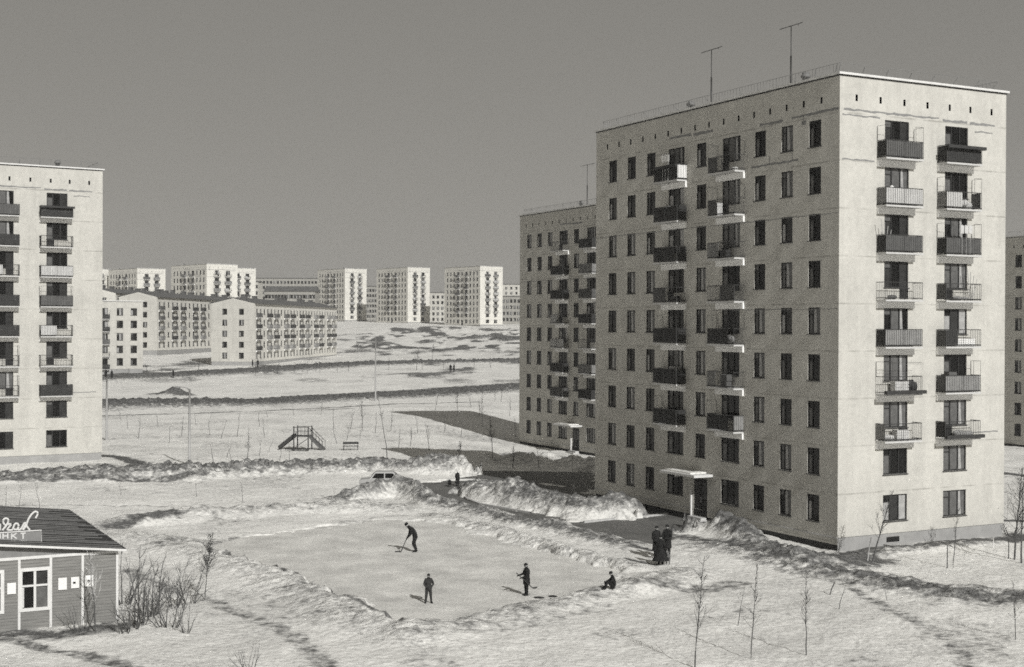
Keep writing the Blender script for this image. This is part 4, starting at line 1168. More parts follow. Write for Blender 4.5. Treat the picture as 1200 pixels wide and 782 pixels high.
# ------------------------------------------------------------------ people
def person(label, pos, facing, J, height, mat_body=CLOTHD, coat=None, hat=CLOTHD, gender=0, group=None, slim=1.28):
    """J: joints for a 1.75 m figure, +x is to the figure's left, -y the way it faces"""
    k = height / 1.75
    names = list(J.keys()); E = [('pelvis','belly'),('belly','chest'),('chest','neck'),('neck','skull'),('chest','shl'),('shl','ell'),('ell','hal'),('chest','shr'),('shr','elr'),('elr','har'),
         ('pelvis','hil'),('hil','knl'),('knl','anl'),('anl','tol'),('pelvis','hir'),('hir','knr'),('knr','anr'),('anr','tor')]
    rad = dict(pelvis=(.15,.12), belly=(.15,.115), chest=(.17,.13), neck=(.062,.062), skull=(.075,.085), shl=(.085,.085), shr=(.085,.085), ell=(.058,.058), elr=(.058,.058), hal=(.038,.034), har=(.038,.034),
               hil=(.105,.105), hir=(.105,.105), knl=(.072,.072), knr=(.072,.072), anl=(.052,.052), anr=(.052,.052), tol=(.042,.035), tor=(.042,.035))
    me = bpy.data.meshes.new('person'); me.from_pydata([J[n] for n in names], [(names.index(a), names.index(b)) for a, b in E], [])
    tmp = bpy.data.objects.new('tmp', me); COL.objects.link(tmp)
    md = tmp.modifiers.new('s', 'SKIN'); sv = me.skin_vertices[0].data
    for i, n in enumerate(names): sv[i].radius = (rad[n][0]*slim, rad[n][1]*slim); sv[i].use_root = (n == 'pelvis')
    sd = tmp.modifiers.new('d', 'SUBSURF'); sd.levels = 2; sd.render_levels = 2
    dg = bpy.context.evaluated_depsgraph_get(); dg.update(); ev = tmp.evaluated_get(dg); bm_ = bpy.data.meshes.new_from_object(ev)
    vs = [v.co.copy() for v in bm_.vertices]; fs = [tuple(p.vertices) for p in bm_.polygons]
    bpy.data.objects.remove(tmp)
    mb = MB(); mb.v = [tuple(v) for v in vs]; mb.f = fs; mb.m = [0]*len(fs); mb.sm = [True]*len(fs)
    sk = Vector(J['skull']); nk = Vector(J['neck']); up = (sk - nk).normalized()
    hc = sk + up * .02
    fw = Vector((0, -1, 0)); 
    if abs(up.y) > .2: fw = (fw - up * fw.dot(up)).normalized()
    sdv = up.cross(fw)
    def hp(a, b, c): return hc + sdv * a + fw * b + up * c
    # head with brow, nose, mouth, ears
    rings = []
    for j in range(9):
        th = math.pi * (j + .5) / 9; z_ = math.cos(th)
        w_ = math.sin(th); jaw = 1 - .22 * max(0, -z_)
        rings.append([tuple(hp(.077 * w_ * jaw * math.cos(2*math.pi*i/12), .095 * w_ * jaw * math.sin(2*math.pi*i/12) + .008, .118 * z_)) for i in range(12)])
    n0 = len(mb.f); mb.rings(rings, 1)
    mb.tube([hp(0, .09, .03), hp(0, .118, -.02), hp(0, .092, -.032)], [.008, .015, .012], 5, 1)
    for s in (-1, 1):
        mb.ell(hp(s*.032, .088, .012), (.012,.012,.008), 6, 4, 2); mb.ell(hp(s*.08, 0, -.005), (.012,.02,.03), 6, 4, 1)
    mb.tube([hp(-.024, .089, -.062), hp(.024, .089, -.062)], .006, 4, 2)
    # hands: palm, four fingers, thumb
    for h_, e_ in (('hal','ell'),('har','elr')):
        H_ = Vector(J[h_]); d = (H_ - Vector(J[e_])).normalized(); a = d.cross(Vector((0,0,1)));
        if a.length < .1: a = Vector((1,0,0))
        a.normalize(); b = d.cross(a)
        mb.tube([H_, H_ + d*.05, H_ + d*.09], [.032,.040,.034], 7, 0)
        for q in range(4):
            o_ = a * (.03 - .02*q); l_ = (.062,.072,.068,.05)[q]
            mb.tube([H_ + d*.08 + o_, H_ + d*(.08+l_*.55) + o_ + b*.012, H_ + d*(.08+l_*.8) + o_ + b*.04], [.011,.010,.008], 5, 0)
        mb.tube([H_ + d*.03 + a*.035, H_ + d*.06 + a*.065 + b*.01, H_ + d*.085 + a*.07 + b*.025], [.012,.011,.009], 5, 0)
    for a_, t_ in (('anl','tol'),('anr','tor')):
        P = Vector(J[a_]); Q = Vector(J[t_]); mb.tube([P + Vector((0,.05,-.035)), P.lerp(Q,.5) + Vector((0,0,-.01)), Q + (Q-P)*.25], [.045,.05,.036], 7, 0)
    mb.v = [(v[0]*k, v[1]*k, v[2]*k) for v in mb.v]
    o = mb.build('person', [mat_body, SKIN, CLOTHD], None, pos, facing)
    for p_ in o.data.polygons: p_.use_smooth = True
    tag(o, label, 'person', group)
    if hat:
        m = MB(); rg = []
        for z_, r_ in ((-.0,.088),(.03,.098),(.07,.099),(.115,.075),(.14,.02)):
            rg.append([tuple(Vector(hp(r_*math.cos(2*math.pi*i/10), r_*1.12*math.sin(2*math.pi*i/10), z_+.01))*k) for i in range(10)])
        m.rings(rg); m.build('hat', hat, o)
    if coat:
        m = MB(); rg = []; ch = Vector(J['chest']); pe = Vector(J['pelvis'])
        hem, wd, cm = coat
        for f_, w_, d_ in ((1.12,.12,.09),(1.03,.20,.14),(.8,.205,.155),(.4,.175,.145),(.1,.195,.17),(-.15,.215,.19)):
            c = pe.lerp(ch, f_); rg.append([tuple(Vector((c.x + w_*math.cos(2*math.pi*i/16), c.y + d_*math.sin(2*math.pi*i/16), c.z))*k) for i in range(16)])
        c = pe
        for j in range(1, 5):
            t_ = j/4; zz = (pe.z-.1)*(1-t_) + hem*t_; w_ = .215 + (wd-.215)*t_
            rg.append([tuple(Vector((c.x + w_*(1+.05*math.sin(5*i))*math.cos(2*math.pi*i/16), c.y + w_*.88*math.sin(2*math.pi*i/16), zz))*k) for i in range(16)])
        m.rings(rg, cap=False); m.build('coat', cm, o)
    return o
STAND = dict(pelvis=(0,0,.95), belly=(0,0,1.12), chest=(0,.01,1.36), neck=(0,0,1.52), skull=(0,-.015,1.64), shl=(.18,.01,1.42), ell=(.25,.02,1.13), hal=(.24,-.06,.90),
     shr=(-.18,.01,1.42), elr=(-.25,.02,1.13), har=(-.24,-.06,.90), hil=(.09,0,.90), knl=(.10,-.02,.50), anl=(.10,0,.10), tol=(.11,-.16,.04), hir=(-.09,0,.90), knr=(-.10,-.02,.50), anr=(-.10,0,.10), tor=(-.11,-.16,.04))
def J(**k): d = dict(STAND); d.update(k); return d
def on(px, py, ice=True):
    x, y = G(px, py, -.05 if ice else 0)
    if ice: return (x, y, float(base(x, y)) - .05)
    x, y, z = at(px, py); return (x, y, z)
# facing: 0 = looks at the camera, pi/2 = looks right, -pi/2 = left
leanJ = J(pelvis=(0,.05,.88), belly=(0,-.03,1.04), chest=(0,-.20,1.24), neck=(0,-.34,1.38), skull=(0,-.42,1.48), shl=(.18,-.20,1.28), ell=(.2,-.28,1.0), hal=(.08,-.42,.80),
          shr=(-.18,-.20,1.28), elr=(-.2,-.25,1.0), har=(-.08,-.34,.88), knl=(.10,-.12,.48), knr=(-.10,-.02,.46), anl=(.10,.06,.10), anr=(-.10,.12,.10), tol=(.11,-.1,.04), tor=(-.11,-.04,.04), hil=(.09,.04,.84), hir=(-.09,.04,.84))
pa = on(486, 647); person('hockey player in black stooping over a stick at the upper side of the rink', pa, R(-75), leanJ, 1.80)
childJ = J(anl=(.18,0,.10), tol=(.2,-.16,.04), knl=(.14,-.02,.5), anr=(-.16,.05,.10), tor=(-.2,-.1,.04), knr=(-.13,0,.5), ell=(.33,.05,1.16), hal=(.2,-.08,1.0), elr=(-.27,.0,1.13), har=(-.12,-.16,.98))
pb = on(502, 707); person('boy in dark jumper standing legs apart with a hand on his hip on the rink', pb, R(20), childJ, 1.32, CLOTHG, None, CLOTHD)
b = MB(); b.rings([[(.165*math.cos(2*math.pi*i/14)*.75, .13*math.sin(2*math.pi*i/14)*.78+.002, z_) for i in range(14)] for z_ in (.74, .775)], cap=False)
b.build('belt', P_LITE, [o for o in bpy.data.objects if o.get('label','').startswith('boy in dark jumper')][0])
stJ = J(hal=(.14,-.34,1.02), ell=(.22,-.08,1.10), har=(-.10,-.42,1.12), elr=(-.24,-.12,1.15), skull=(0,-.03,1.63))
pc = on(617, 698); person('child in a dark coat holding a hockey stick in the middle of the rink', pc, R(-70), stJ, 1.5, CLOTHD, (.62, .22, CLOTHD), CLOTHD)
sitJ = J(pelvis=(0,.12,.14), belly=(0,.10,.34), chest=(0,.02,.58), neck=(0,-.05,.74), skull=(0,-.09,.86), shl=(.17,.02,.63), ell=(.22,-.18,.44), hal=(.12,-.38,.42), shr=(-.17,.02,.63), elr=(-.22,-.18,.44), har=(-.12,-.38,.42),
         hil=(.09,.06,.14), knl=(.12,-.34,.46), anl=(.12,-.46,.12), tol=(.12,-.62,.05), hir=(-.09,.06,.14), knr=(-.12,-.32,.46), anr=(-.12,-.42,.12), tor=(-.12,-.58,.05))
x, y, z = at(718, 691); person('child in black sitting with knees drawn up on the snow at the rink edge', (x, y, z + .02), R(-80), sitJ, 1.45, CLOTHD)
def stick(hand, blade, label, heel):
    m = MB(); h = Vector(hand); b_ = Vector(blade); m.tube([h - (b_-h).normalized()*.25, h, b_], .024, 5)
    e = Vector(heel); m.tube([b_, b_.lerp(e, .5) + Vector((0,0,-.005)), e], [.03,.045,.03], 5)
    o = m.mesh('hockey_stick', WOODD)
    return tag(link('hockey_stick', o), label, 'hockey stick', 'hockey sticks in play')
stick((pa[0]-.42, pa[1]-.12, pa[2]+.84), (pa[0]-.75, pa[1]-.15, pa[2]+.04), 'hockey stick held low by the stooping player', (pa[0]-1.1, pa[1]-.10, pa[2]+.03))
stick((pc[0]-.30, pc[1]-.16, pc[2]+.93), (pc[0]+.28, pc[1]-.35, pc[2]+.42), 'hockey stick held out to the side by the child in the coat', (pc[0]+.50, pc[1]-.36, pc[2]+.46))
for (px_, py_, lab, w_) in ((632, 701, 'flat dark mitten-sized scrap on the ice just right of the child with the stick', .5), (648, 699.5, 'flat dark scrap on the ice, farther right of the child with the stick', .42)):
    q = on(px_, py_); m = MB()
    m.rings([[(w_*.5*(1+.2*math.sin(3*i))*math.cos(2*math.pi*i/11)*s_, .16*(1+.25*math.cos(2*i))*math.sin(2*math.pi*i/11)*s_, z_) for i in range(11)] for z_, s_ in ((.0,1),(.03,1),(.06,.6))])
    tag(m.build('cloth_scrap', CLOTHG, None, q, R(-12)), lab, 'scrap')
# group by the entrance
x, y, z = at(779, 655)
couL = J(hal=(.25,-.25,1.05), ell=(.27,-.02,1.13)); 
person('figure in a long dark coat, left one of the group outside the entrance', (x-.42, y+.35, hz(x-.42, y+.35)), R(30), J(har=(-.2,-.2,1.0)), 1.70, CLOTHD, (.42, .26, CLOTHD), CLOTHD)
person('bare-faced man in a dark coat, right one of the group outside the entrance', (x+.18, y+.35, hz(x+.18, y+.35)), R(-30), J(hal=(.06,-.3,1.08), ell=(.25,-.08,1.1), har=(-.06,-.3,1.06), elr=(-.25,-.08,1.1)), 1.78, CLOTHD, (.55, .25, CLOTHD), CLOTHD)
x2, y2, z2 = at(774, 662)
person('woman in a long flared coat, front one of the group outside the entrance', (x2, y2, z2), R(170), J(), 1.52, CLOTHD, (.26, .52, CLOTHD), CLOTHD)
def dog():
    x, y, z = at(783, 661)
    m = MB()
    m.rings([[(px_ + 0, r_*math.cos(2*math.pi*i/10), zz + r_*1.1*math.sin(2*math.pi*i/10)) for i in range(10)] for px_, zz, r_ in ((-.26,.40,.05),(-.2,.40,.10),(0,.40,.10),(.2,.42,.13),(.27,.46,.09),(.33,.54,.07))])
    m.ell((.38,0,.60), (.10,.07,.075)); m.tube([(.42,0,.59),(.52,0,.57)], [.045,.03], 7)
    for s in (-1,1):
        m.tube([(.22,s*.07,.40),(.22,s*.07,.2),(.23,s*.07,.0),(.27,s*.07,.0)], [.045,.03,.022,.02], 6)
        m.tube([(-.18,s*.07,.40),(-.10,s*.07,.25),(-.22,s*.07,.14),(-.2,s*.07,0),(-.16,s*.07,0)], [.06,.045,.025,.022,.02], 6)
        m.tube([(.36,s*.05,.65),(.33,s*.07,.73)], [.03,.008], 5)
    m.tube([(-.26,0,.44),(-.4,0,.52),(-.48,0,.62)], [.03,.022,.01], 5)
    tag(m.build('dog', mat('grey brown fur', .14, .3, 8), None, (x, y, z), R(-100)), 'small grey dog beside the woman in the long flared coat', 'dog')
    for p in m.f: pass
dog()
pd = G(536, 569); person('person in a dark coat and pale hat on the road behind the snow banks', (pd[0], pd[1], sheet_z(*pd)), R(30), J(), 1.2, CLOTHD, (.35,.30,CLOTHD), W_)
pe = G(527, 569.5)
m = MB(); m.ell((0,0,.32),(.14,.2,.2)); m.ell((0,-.2,.5),(.09,.1,.09))
for sx in (-.07,.07):
    for sy in (-.12,.12): m.tube([(sx,sy,.3),(sx,sy,0)], [.04,.025], 6)
m.tube([(0,.18,.36),(0,.3,.5)], [.03,.012], 5); m.tube([(0,-.26,.48),(0,-.34,.46)], [.04,.025], 6)
tag(m.build('dog', CLOTHD, None, (pe[0], pe[1], sheet_z(*pe))), 'small black dog on the road left of the person in the pale hat', 'dog')
for i, (px_, py_, lab) in enumerate([(124,444,'tiny dark figure on the snow by the near left tower edge, left of two'),(131,443.5,'tiny dark figure on the snow by the near left tower edge, right of two'),(203,443,'tiny lone dark figure walking on the far road'),
        (296,430,'tiny dark figure beside the gable of the long pale block, left of two'),(302,430,'tiny dark figure beside the long pale block corner, right of two'),(528,436,'tiny figure of the pair on the far road below the ridge towers, left'),(532,436,'tiny figure of the pair on the far road below the ridge towers, right')]):
    x, y, z = at(px_, py_); person(lab, (x, y, z), R(40*i), J(), 1.75, CLOTHD, (.5,.26,CLOTHD), CLOTHD, group='tiny figures far away')

# ------------------------------------------------------------------ wooden pavilion
def clap_material():
    m, nt, b = new_mat('painted clapboard'); L = nt.links.new
    tc = nn(nt, 'ShaderNodeTexCoord'); sp = nn(nt, 'ShaderNodeSeparateXYZ'); L(tc.outputs['Object'], sp.inputs[0])
    fr = nn(nt, 'ShaderNodeMath', operation='FRACT'); mu = nn(nt, 'ShaderNodeMath', operation='MULTIPLY'); L(sp.outputs[2], mu.inputs[0]); mu.inputs[1].default_value = 1/.13; L(mu.outputs[0], fr.inputs[0])
    n = nn(nt, 'ShaderNodeTexNoise', Scale=2., Detail=7.); mp = nn(nt, 'ShaderNodeMapping'); mp.inputs['Scale'].default_value = (.6,.6,8); L(tc.outputs['Object'], mp.inputs[0]); L(mp.outputs[0], n.inputs[0])
    c = ramp(nt, n.outputs[0], [(.3,.17),(.7,.26)]); g = ramp(nt, fr.outputs[0], [(0.,.35),(.12,1.),(1.,1.)])
    mx = nn(nt, 'ShaderNodeMixRGB', blend_type='MULTIPLY'); mx.inputs[0].default_value = 1; L(c.outputs[0], mx.inputs[1]); L(g.outputs[0], mx.inputs[2]); L(mx.outputs[0], b.inputs['Base Color'])
    bp = nn(nt, 'ShaderNodeBump', Strength=1., Distance=.02); L(fr.outputs[0], bp.inputs['Height']); L(bp.outputs[0], b.inputs['Normal']); b.inputs['Roughness'].default_value = .7
    return m
CLAP = clap_material()
PC = Vector((*G(137, 728), 0))
def pl(u, w, z): return (u, w, z)
def on_plane(px, py, off=0.):
    """photograph point on the pavilion front plane -> local (u along the wall, z)"""
    r = Vector(ray(px, py)); O_ = Vector((0,0,CAMH)); P0 = PC + A3 * off
    t = (P0 - O_).dot(A3) / r.dot(A3); q = O_ + r * t - PC
    return q.dot(B3), q.z
def pavilion():
    t = thing('pavilion', 'low wooden clapboard pavilion with a dark roof and white trim at the lower left', 'pavilion', tuple(PC), AZ)
    U = -13.; HW = 2.98; D = 13.0; sl = .112
    win = [(on_plane(26, 700)[0], on_plane(55.5, 700)[0], on_plane(40, 712)[1], on_plane(40, 669)[1])]
    w0 = on_plane(-26, 700)[0]; win.append((w0, on_plane(0.5, 700)[0], win[0][2], win[0][3]))
    win.append((w0 - 3.2, w0 - 2.2, win[0][2], win[0][3]))
    mb = MB(); facade(mb, lambda u, d, z: (u, d, z), U, 0, -1, HW, win, .1)
    mb.quad((0,0,-1),(0,D,-1),(0,D,HW),(0,0,HW)); mb.quad((U,0,-1),(U,D,-1),(U,D,HW),(U,0,HW)); mb.quad((0,D,-1),(U,D,-1),(U,D,HW),(0,D,HW))
    mb.build('wall', [CLAP, DARK], t)
    g = MB(); mid = U / 2
    g.face([(0,-.005,HW+.09),(0,-.005,HW+.001),(U,-.005,HW+.001),(U,-.005,HW+.09),(mid,-.005,HW-sl*mid+.05)]); g.face([(0,D,HW+.001),(U,D,HW+.001),(mid,D,HW-sl*mid+.05)])
    for i in range(1, 40): 
        u = U * i / 40; z1 = HW + sl * min(-u, u - U) + .02; g.box(u-.012, u+.012, -.02, -.007, HW+.06, z1)
    g.build('gable', mat('gable boards', .20, .15, 3), t)
    # trim
    tr = MB(); tr.box(U, .04, -.05, -.008, HW-.06, HW+.06)
    for px_ in (22.5, 59.5, 96.8, 137.2): u = on_plane(px_, 700)[0]; tr.box(u-.055, u+.045, -.045, -.004, -.6, HW-.063)
    for u in (w0-.9, w0-1.9, w0-4.2): tr.box(u-.05, u+.05, -.045, -.004, -.6, HW-.063)
    tr.build('trim', FRAMEW, t)
    for (a, b, c, d) in win:
        f = MB(); e = .14
        f.box(a-e, b+e, -.06, -.006, d, d+e); f.box(a-e, b+e, -.06, -.006, c-e, c); f.box(a-e, a, -.055, -.006, c, d); f.box(b, b+e, -.055, -.006, c, d)
        m_ = (a+b)/2; h_ = c + (d-c)*.6; f.box(m_-.05, m_+.05, -.03, .03, c, d); f.box(a, m_-.05, -.028, .03, h_-.04, h_+.04); f.box(m_+.05, b, -.028, .03, h_-.04, h_+.04)
        w_ = f.build('window', FRAMEW, t)
        p = MB(); p.quad((a,.05,c),(m_,.05,c),(m_,.05,d),(a,.05,d),0); p.quad((m_,.052,c),(b,.052,c),(b,.052,h_),(m_,.052,h_),2); p.quad((m_,.051,h_),(b,.051,h_),(b,.051,d),(m_,.051,d),1)
        p.build('pane', GLM, w_)
        cu = MB(); n_ = 8
        for i in range(n_): 
            x0 = a + (m_-a)*.16*i/n_; cu.box(x0, x0 + (m_-a)*.14/n_, .03, .045, c+.02, c + (h_-c)*.95)
        cu.build('curtain', FRAMEW, w_)
    for (x0, x1, y0, y1, dot) in ((8.2,18.4,683,696,0),(68,78,677,691,0),(83,92.5,676,689,1),(99.6,109,674,687,1)):
        a = on_plane(x0, y0)[0]; b = on_plane(x1, y0)[0]; zt_ = on_plane((x0+x1)/2, y0)[1]; zb = on_plane((x0+x1)/2, y1)[1]
        m = MB(); m.box(a, b, -.075, -.05, zb, zt_, 0)
        if dot: mu_ = (a+b)/2-.04; m.box(mu_-.05, mu_+.06, -.078, -.0755, (zb+zt_)/2-.05, (zb+zt_)/2+.04, 1)
        m.build('notice', [P_WHITE, CLOTHD], t)
    # roof
    rf = MB(); o = .32; z_e = HW + .07
    for s in (0, 1):
        pts = []
        u0, u1 = ((o, mid) if s == 0 else (U - o, mid))
        zz0 = z_e - sl*o; zz1 = z_e - sl*mid
        q = [(u0, zz0), (u1, zz1), (u1, zz1+.1), (u0, zz0+.1)]; rf.prism(q, -.35, D+.35, 'y')
    ro = rf.build('roof', mat('dark roofing felt', .035, .4, .8, .8), t)
    rb = MB(); n = 24
    r = random.Random(4)
    for i in range(n):
        yv = -.1 + (D + .2) * i / (n - 1) + r.uniform(-.12, .12)
        for s in (0, 1):
            u0, u1 = ((o, mid) if s == 0 else (U - o, mid)); k = r.uniform(.0, .2) if s == 0 else 0; ua = u0 + (u1-u0)*k*r.choice([0,1]); 
            za = z_e + sl*abs(ua if s == 0 else ua - U)*(1 if (ua < 0 if s == 0 else ua > U) else -1) + .1; zb_ = z_e - sl*mid + .1
            rb.face([(ua,yv-.05,za+.003),(u1,yv-.05,zb_+.003),(u1,yv,zb_+.035),(ua,yv,za+.035)]); rb.face([(ua,yv+.05,za+.003),(u1,yv+.05,zb_+.003),(u1,yv,zb_+.036),(ua,yv,za+.036)])
    rb.build('roof_batten', mat('weathered roof battens', .13, .4, 1.5), ro)
    fa = MB()
    for s in (0, 1):
        u0, u1 = ((o, mid) if s == 0 else (U - o, mid)); za = z_e - sl*o
        fa.prism([(u0, za+.0), (u1, z_e - sl*mid), (u1, z_e - sl*mid + .09), (u0, za+.09)], -.39, -.353, 'y', 0)
    fa.build('fascia', FRAMEW, ro)
    return t
pavilion()
def roof_sign():
    off = .9
    c = PC + A3 * off
    t = thing('roof_sign', 'grey roof sign board with white capitals and a white script word standing above it', 'sign', tuple(c), AZ)
    def q(px, py): return on_plane(px, py, off)
    x1, zb = q(48.5, 636); _, zt_ = q(48.5, 621.5); x0 = x1 - 6.0
    m = MB(); m.box(x0, x1, 0, .05, zb, zt_, 0); m.build('board', mat('grey sign paint', .22, .08, 3), t)
    m = MB(); m.tube([(x0,-.02,zt_),(x1,-.02,zt_),(x1,-.02,zb-.35)], .03, 5); m.tube([(x0,-.02,zb),(x1,-.02,zb)], .02, 5)
    for u in (x1 - 2.2, x1 - 4.4): m.tube([(u,.06,zb+.1),(u,.06,zb-.5)], .03, 5); m.tube([(u,.06,zt_),(u,.9,zb-.2)], .025, 5)
    m.build('frame', FRAMEW, t)
    # capitals
    def cap(strokes, px0, px1, w):
        a, _ = q(px0, 628); b, _ = q(px1, 628); _, lo = q((px0+px1)/2, 631.5); _, hi = q((px0+px1)/2, 625)
        mm = MB()
        for (u0, v0, u1, v1) in strokes:
            p = Vector((a + (b-a)*u0, 0, lo + (hi-lo)*v0)); r_ = Vector((a + (b-a)*u1, 0, lo + (hi-lo)*v1)); d = (r_-p).normalized(); n_ = Vector((-d.z, 0, d.x)) * w
            mm.prism([((p-n_).x,(p-n_).z),((r_-n_).x,(r_-n_).z),((r_+n_).x,(r_+n_).z),((p+n_).x,(p+n_).z)], -.02 - .002*len(mm.f)/6, -.004, 'y')
        mm.build('letter', FRAMEW, t)
    cap([(0,0,0,1),(1,0,1,1),(0,.5,1,.5)], 3.5, 9.0, .028)
    cap([(0,0,0,1),(0,.45,1,1),(.25,.55,1,0)], 13.5, 19.5, .028)
    cap([(.5,0,.5,1),(0,1,1,1)], 24, 30, .028)
    cap([(.9,0,.9,1)], -4.5, .5, .028)
    m = MB(); r = random.Random(2)
    for g0, n in ((1.2, 3), (10.5, 4), (22.5, 5)):
        for i in range(n):
            a, z0 = q(g0 + 1.9*i, 635.2); b, z1 = q(g0 + 1.9*i + 1.2, 633.4)
            m.box(a, a + (b-a)*.35, -.02, -.004, z0, z1); m.box(a + (b-a)*.4, b, -.02, -.004, z0 + (z1-z0)*r.choice([0,.4,.65]), z0 + (z1-z0)*r.choice([.35,.7,1]) + .02)
    m.build('small_lettering', FRAMEW, t)
    S = [[(0,310),(2,360),(0,410)],
         [(70,325),(50,290),(52,255),(80,232),(115,236),(128,262),(118,300),(90,350),(60,385),(38,412)],
         [(78,345),(110,322),(170,320),(150,350),(122,385),(112,408)],
         [(112,408),(150,412),(190,405),(205,370),(222,325),(250,308),(278,322),(285,360),(262,398),(228,400),(205,385)],
         [(262,398),(300,405),(330,380),(365,315),(385,300),(395,320),(372,365),(352,405)],
         [(352,405),(400,345),(428,260),(470,185),(515,140),(545,126),(572,140),(575,170),(545,225)],
         [(395,320),(415,360),(455,408)]]
    m = MB()
    for s in S:
        pts = []
        for (a, b) in s:
            u, z = q(a/13.04, 590 + b/13.04); pts.append((u, .02, z))
        # smooth
        P = [Vector(p) for p in pts]; out = []
        for i in range(len(P)-1):
            p0 = P[max(i-1,0)]; p1 = P[i]; p2 = P[i+1]; p3 = P[min(i+2,len(P)-1)]
            for k in range(4):
                tt = k/4; out.append(.5*((2*p1)+(p2-p0)*tt+(2*p0-5*p1+4*p2-p3)*tt*tt+(3*p1-p0-3*p2+p3)*tt**3))
        out.append(P[-1]); m.tube(out, .045, 6)
    m.build('script_lettering', FRAMEW, t)
roof_sign()

# ------------------------------------------------------------------ goods kept on the balconies
def good(kind, face, s, floor, label, w=.6, h=.5, m=None):
    zf = .7 + FL * (floor - 1) + .004
    x, y, z = (TWL(s, -.42, zf) if face == 'r' else TWL(-.42, s, zf))
    b = MB(); r = random.Random(int(s*10)+floor)
    if kind == 'crate':
        b.box(-w/2, w/2, -.2, .2, 0, h)
        for i in range(4): zz = h*(i+.15)/4; b.box(-w/2-.015, w/2+.015, -.22, -.203, zz, zz + h*.17)
        b.box(-w/2-.02, -w/2+.04, -.225, .2, h+.002, h+.03); b.box(w/2-.04, w/2+.02, -.225, .2, h+.002, h+.03)
    elif kind == 'bundle':
        for i in range(5): b.ell((r.uniform(-w/2,w/2)*.7, r.uniform(-.1,.1), h*.35 + r.uniform(0,h*.3)), (w*.28, .16, h*.36), 8, 6)
    elif kind == 'poles':
        for i in range(4): b.tube([(-.1+.06*i, .05, 0), (-.1+.06*i-.35+.2*i, -.1, 1.9-.2*i)], .02, 5)
    elif kind == 'laundry':
        for i in range(3):
            a = -.45 + .32*i
            b.prism([(a,1.25+.02*i),(a+.26,1.25),(a+.28,1.72),(a-.01,1.75)], -.42-.01*i, -.40-.01*i, 'y')
            b.tube([(a+.13,-.41,0),(a+.13,-.41,1.8)], .01, 4)
    tag(b.build(kind if kind not in ('poles',) else 'pole_bundle', m or WOOD, None, (x, y, z), AZ if face == 'r' else AZ - math.pi/2), label, {'crate':'crate','bundle':'bundle','poles':'poles','laundry':'laundry'}[kind])
good('crate','r',4.2,4,'pale wooden box on the left balcony, second from the bottom, of the white end wall',1.0,.7,P_LITE)
good('bundle','r',5.2,4,'dark bundle at the right end of the left balcony with the drying frame',.6,.8,P_DARK)
good('crate','r',4.3,3,'pale box on the lowest left balcony of the white end wall',.9,.6,P_LITE)
good('bundle','r',3.4,3,'pale cloth bundle on the lowest left balcony',.8,.4,P_LITE)
good('poles','r',3.1,7,'dark poles leaning out over the third left balcony from the top')
good('bundle','r',9.0,6,'light bundle on the fourth right balcony from the top',1.2,.3,M_)
good('crate','r',9.2,5,'long low pale chest on the fifth right balcony from the top',1.5,.45,P_WHITE)
good('bundle','r',9.3,3,'heap of dark and pale goods on the lowest right balcony',1.7,.5,M_)
good('bundle','r',3.5,6,'low dark bundle on the fourth left balcony from the top',.8,.3,B_)
good('bundle','r',9.2,8,'crumpled bundle on the second right balcony from the top',1.1,.6,P_LITE)
good('laundry','l',16.2,9,'white washing hung over the top far balcony of the shaded side',m=P_WHITE)
good('bundle','l',9.3,9,'white bundle on the top near balcony of the shaded side',.7,.3,P_WHITE)
good('bundle','l',15.4,6,'dark heap on the fourth far balcony of the shaded side',1.0,.5,P_DARK)
good('crate','l',10.9,8,'pale cabinet on the second near balcony of the shaded side',.5,.8,P_LITE)

good('crate','l',10.2,7,'low dark box on the third near balcony of the shaded side',.9,.5,P_DARK)
good('bundle','l',9.6,5,'grey bundle on the fifth near balcony of the shaded side',.9,.6,M_)
good('crate','l',9.9,4,'small cupboard on the sixth near balcony of the shaded side',.6,.8,B_)
good('bundle','l',16.6,8,'pale bundle showing above the second far balcony of the shaded side',1.0,1.2,L_T)
good('crate','l',15.6,4,'tall pale board box on the sixth far balcony of the shaded side',.7,1.15,M_)
good('laundry','r',9.0,7,'washing hung over the third right balcony of the white end wall',m=L_T)
good('crate','r',8.2,4,'dark cabinet on the second right balcony from the bottom, behind its panel',.6,1.2,B_)
good('bundle','r',3.6,8,'white bundle above the rail of the second left balcony from the top',.8,1.2,P_WHITE)
good('poles','r',9.9,6,'bundle of poles standing on the fourth right balcony from the top')

# ------------------------------------------------------------------ haze
m = bpy.data.materials.new('haze'); m.use_nodes = True; nt = m.node_tree; nt.nodes.clear()
out = nt.nodes.new('ShaderNodeOutputMaterial'); v = nt.nodes.new('ShaderNodeVolumePrincipled')
v.inputs['Color'].default_value = (.97, .965, .95, 1); v.inputs['Density'].default_value = HAZE = .00032; v.inputs['Anisotropy'].default_value = .2
nt.links.new(v.outputs[0], out.inputs['Volume'])
if HAZE > 0:
    b = MB(); b.box(-3100, 3100, -400, 6200, -6, 60); structure(b.build('haze', m), 'stuff')

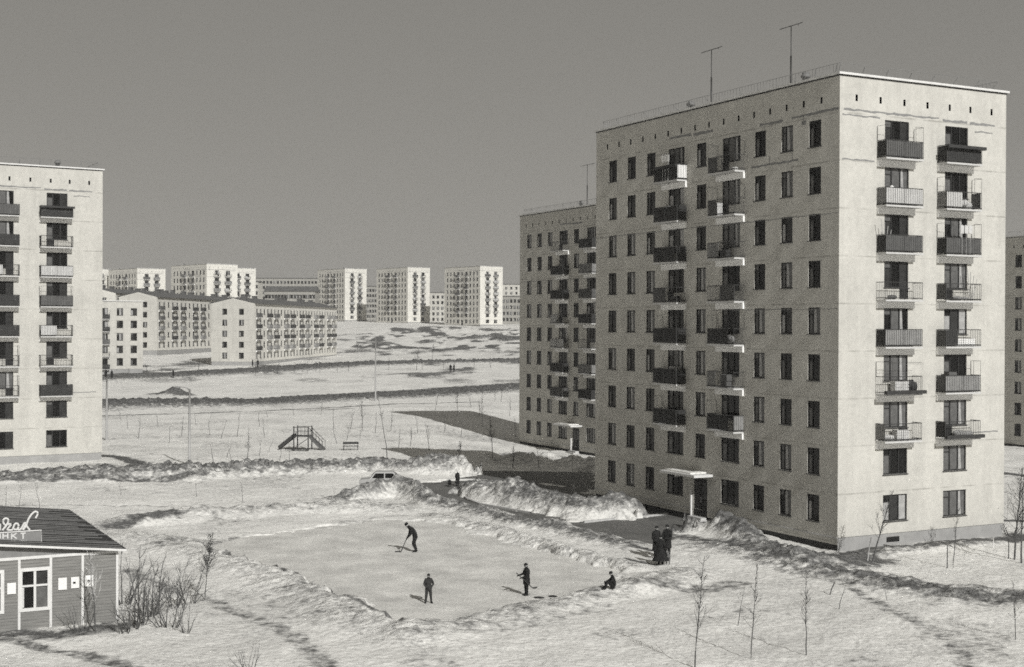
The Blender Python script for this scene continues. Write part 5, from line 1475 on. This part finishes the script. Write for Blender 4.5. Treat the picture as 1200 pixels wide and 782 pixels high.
# ------------------------------------------------------------------ light
ALPHA = .024
s2 = A3 * math.cos(ALPHA) + B3 * math.sin(ALPHA)
EL = R(31.5)
sd = Vector((s2.x * math.cos(EL), s2.y * math.cos(EL), -math.sin(EL)))
sun = bpy.data.lights.new('sun', 'SUN'); sun.energy = 4.1; sun.angle = R(.5); sun.color = (1, .993, .975)
so = bpy.data.objects.new('sun', sun); COL.objects.link(so); so.rotation_euler = sd.to_track_quat('-Z', 'Y').to_euler()
W = bpy.data.worlds.new('World'); sc.world = W; W.use_nodes = True; nt = W.node_tree; nt.nodes.clear()
out = nt.nodes.new('ShaderNodeOutputWorld'); bg = nt.nodes.new('ShaderNodeBackground'); sky = nt.nodes.new('ShaderNodeTexSky')
sky.sky_type = 'NISHITA'; sky.sun_disc = False; sky.sun_elevation = EL; sky.sun_rotation = math.atan2(-sd.x, -sd.y)
sky.air_density = 1.0; sky.dust_density = .6; sky.altitude = 150
# black and white film: the sky loses its colour and the red filter compresses its brightness
bw = nt.nodes.new('ShaderNodeSeparateColor'); L = nt.links.new
L(sky.outputs[0], bw.inputs[0])
pw = nt.nodes.new('ShaderNodeMath'); pw.operation = 'POWER'; pw.inputs[1].default_value = .30; L(bw.outputs[0], pw.inputs[0])
ml = nt.nodes.new('ShaderNodeMath'); ml.operation = 'MULTIPLY'; ml.inputs[1].default_value = SKYK = 1.46; L(pw.outputs[0], ml.inputs[0])
cc = nt.nodes.new('ShaderNodeCombineXYZ')
for i, k_ in enumerate((1.0, .965, .885)):
    q = nt.nodes.new('ShaderNodeMath'); q.operation = 'MULTIPLY'; q.inputs[1].default_value = k_; L(ml.outputs[0], q.inputs[0]); L(q.outputs[0], cc.inputs[i])
L(cc.outputs[0], bg.inputs[0]); bg.inputs[1].default_value = .12; L(bg.outputs[0], out.inputs[0])

# ------------------------------------------------------------------ camera
cam = bpy.data.cameras.new('camera'); cam.sensor_fit = 'HORIZONTAL'; cam.sensor_width = 36; cam.lens = 36 * FPX / 1200; cam.clip_end = 9000; cam.clip_start = .5
co = bpy.data.objects.new('camera', cam); COL.objects.link(co); sc.camera = co
c, s = math.cos(PITCH), math.sin(PITCH)
Rv, Uv, Fv = Vector((1,0,0)), Vector((0,s,c)), Vector((0,c,-s))
cr, sr = math.cos(ROLL), math.sin(ROLL)
r_ = Rv * cr + Uv * sr; u_ = Uv * cr - Rv * sr
co.matrix_world = Matrix(((r_.x, u_.x, -Fv.x, 0), (r_.y, u_.y, -Fv.y, 0), (r_.z, u_.z, -Fv.z, CAMH), (0,0,0,1)))
vs = sc.view_settings; sc.display_settings.display_device = 'sRGB'; vs.view_transform = 'Standard'; vs.look = 'None'; vs.exposure = 0; vs.gamma = 1; vs.use_curve_mapping = False
cy = sc.cycles; cy.max_bounces = 5; cy.diffuse_bounces = 3; cy.glossy_bounces = 2; cy.volume_bounces = 0; cy.transmission_bounces = 2
cy.use_denoising = False; cy.use_adaptive_sampling = True; cy.adaptive_threshold = .09; cy.adaptive_min_samples = 16; cy.filter_width = 1.7
try: cy.volume_step_rate = 4
except Exception: pass
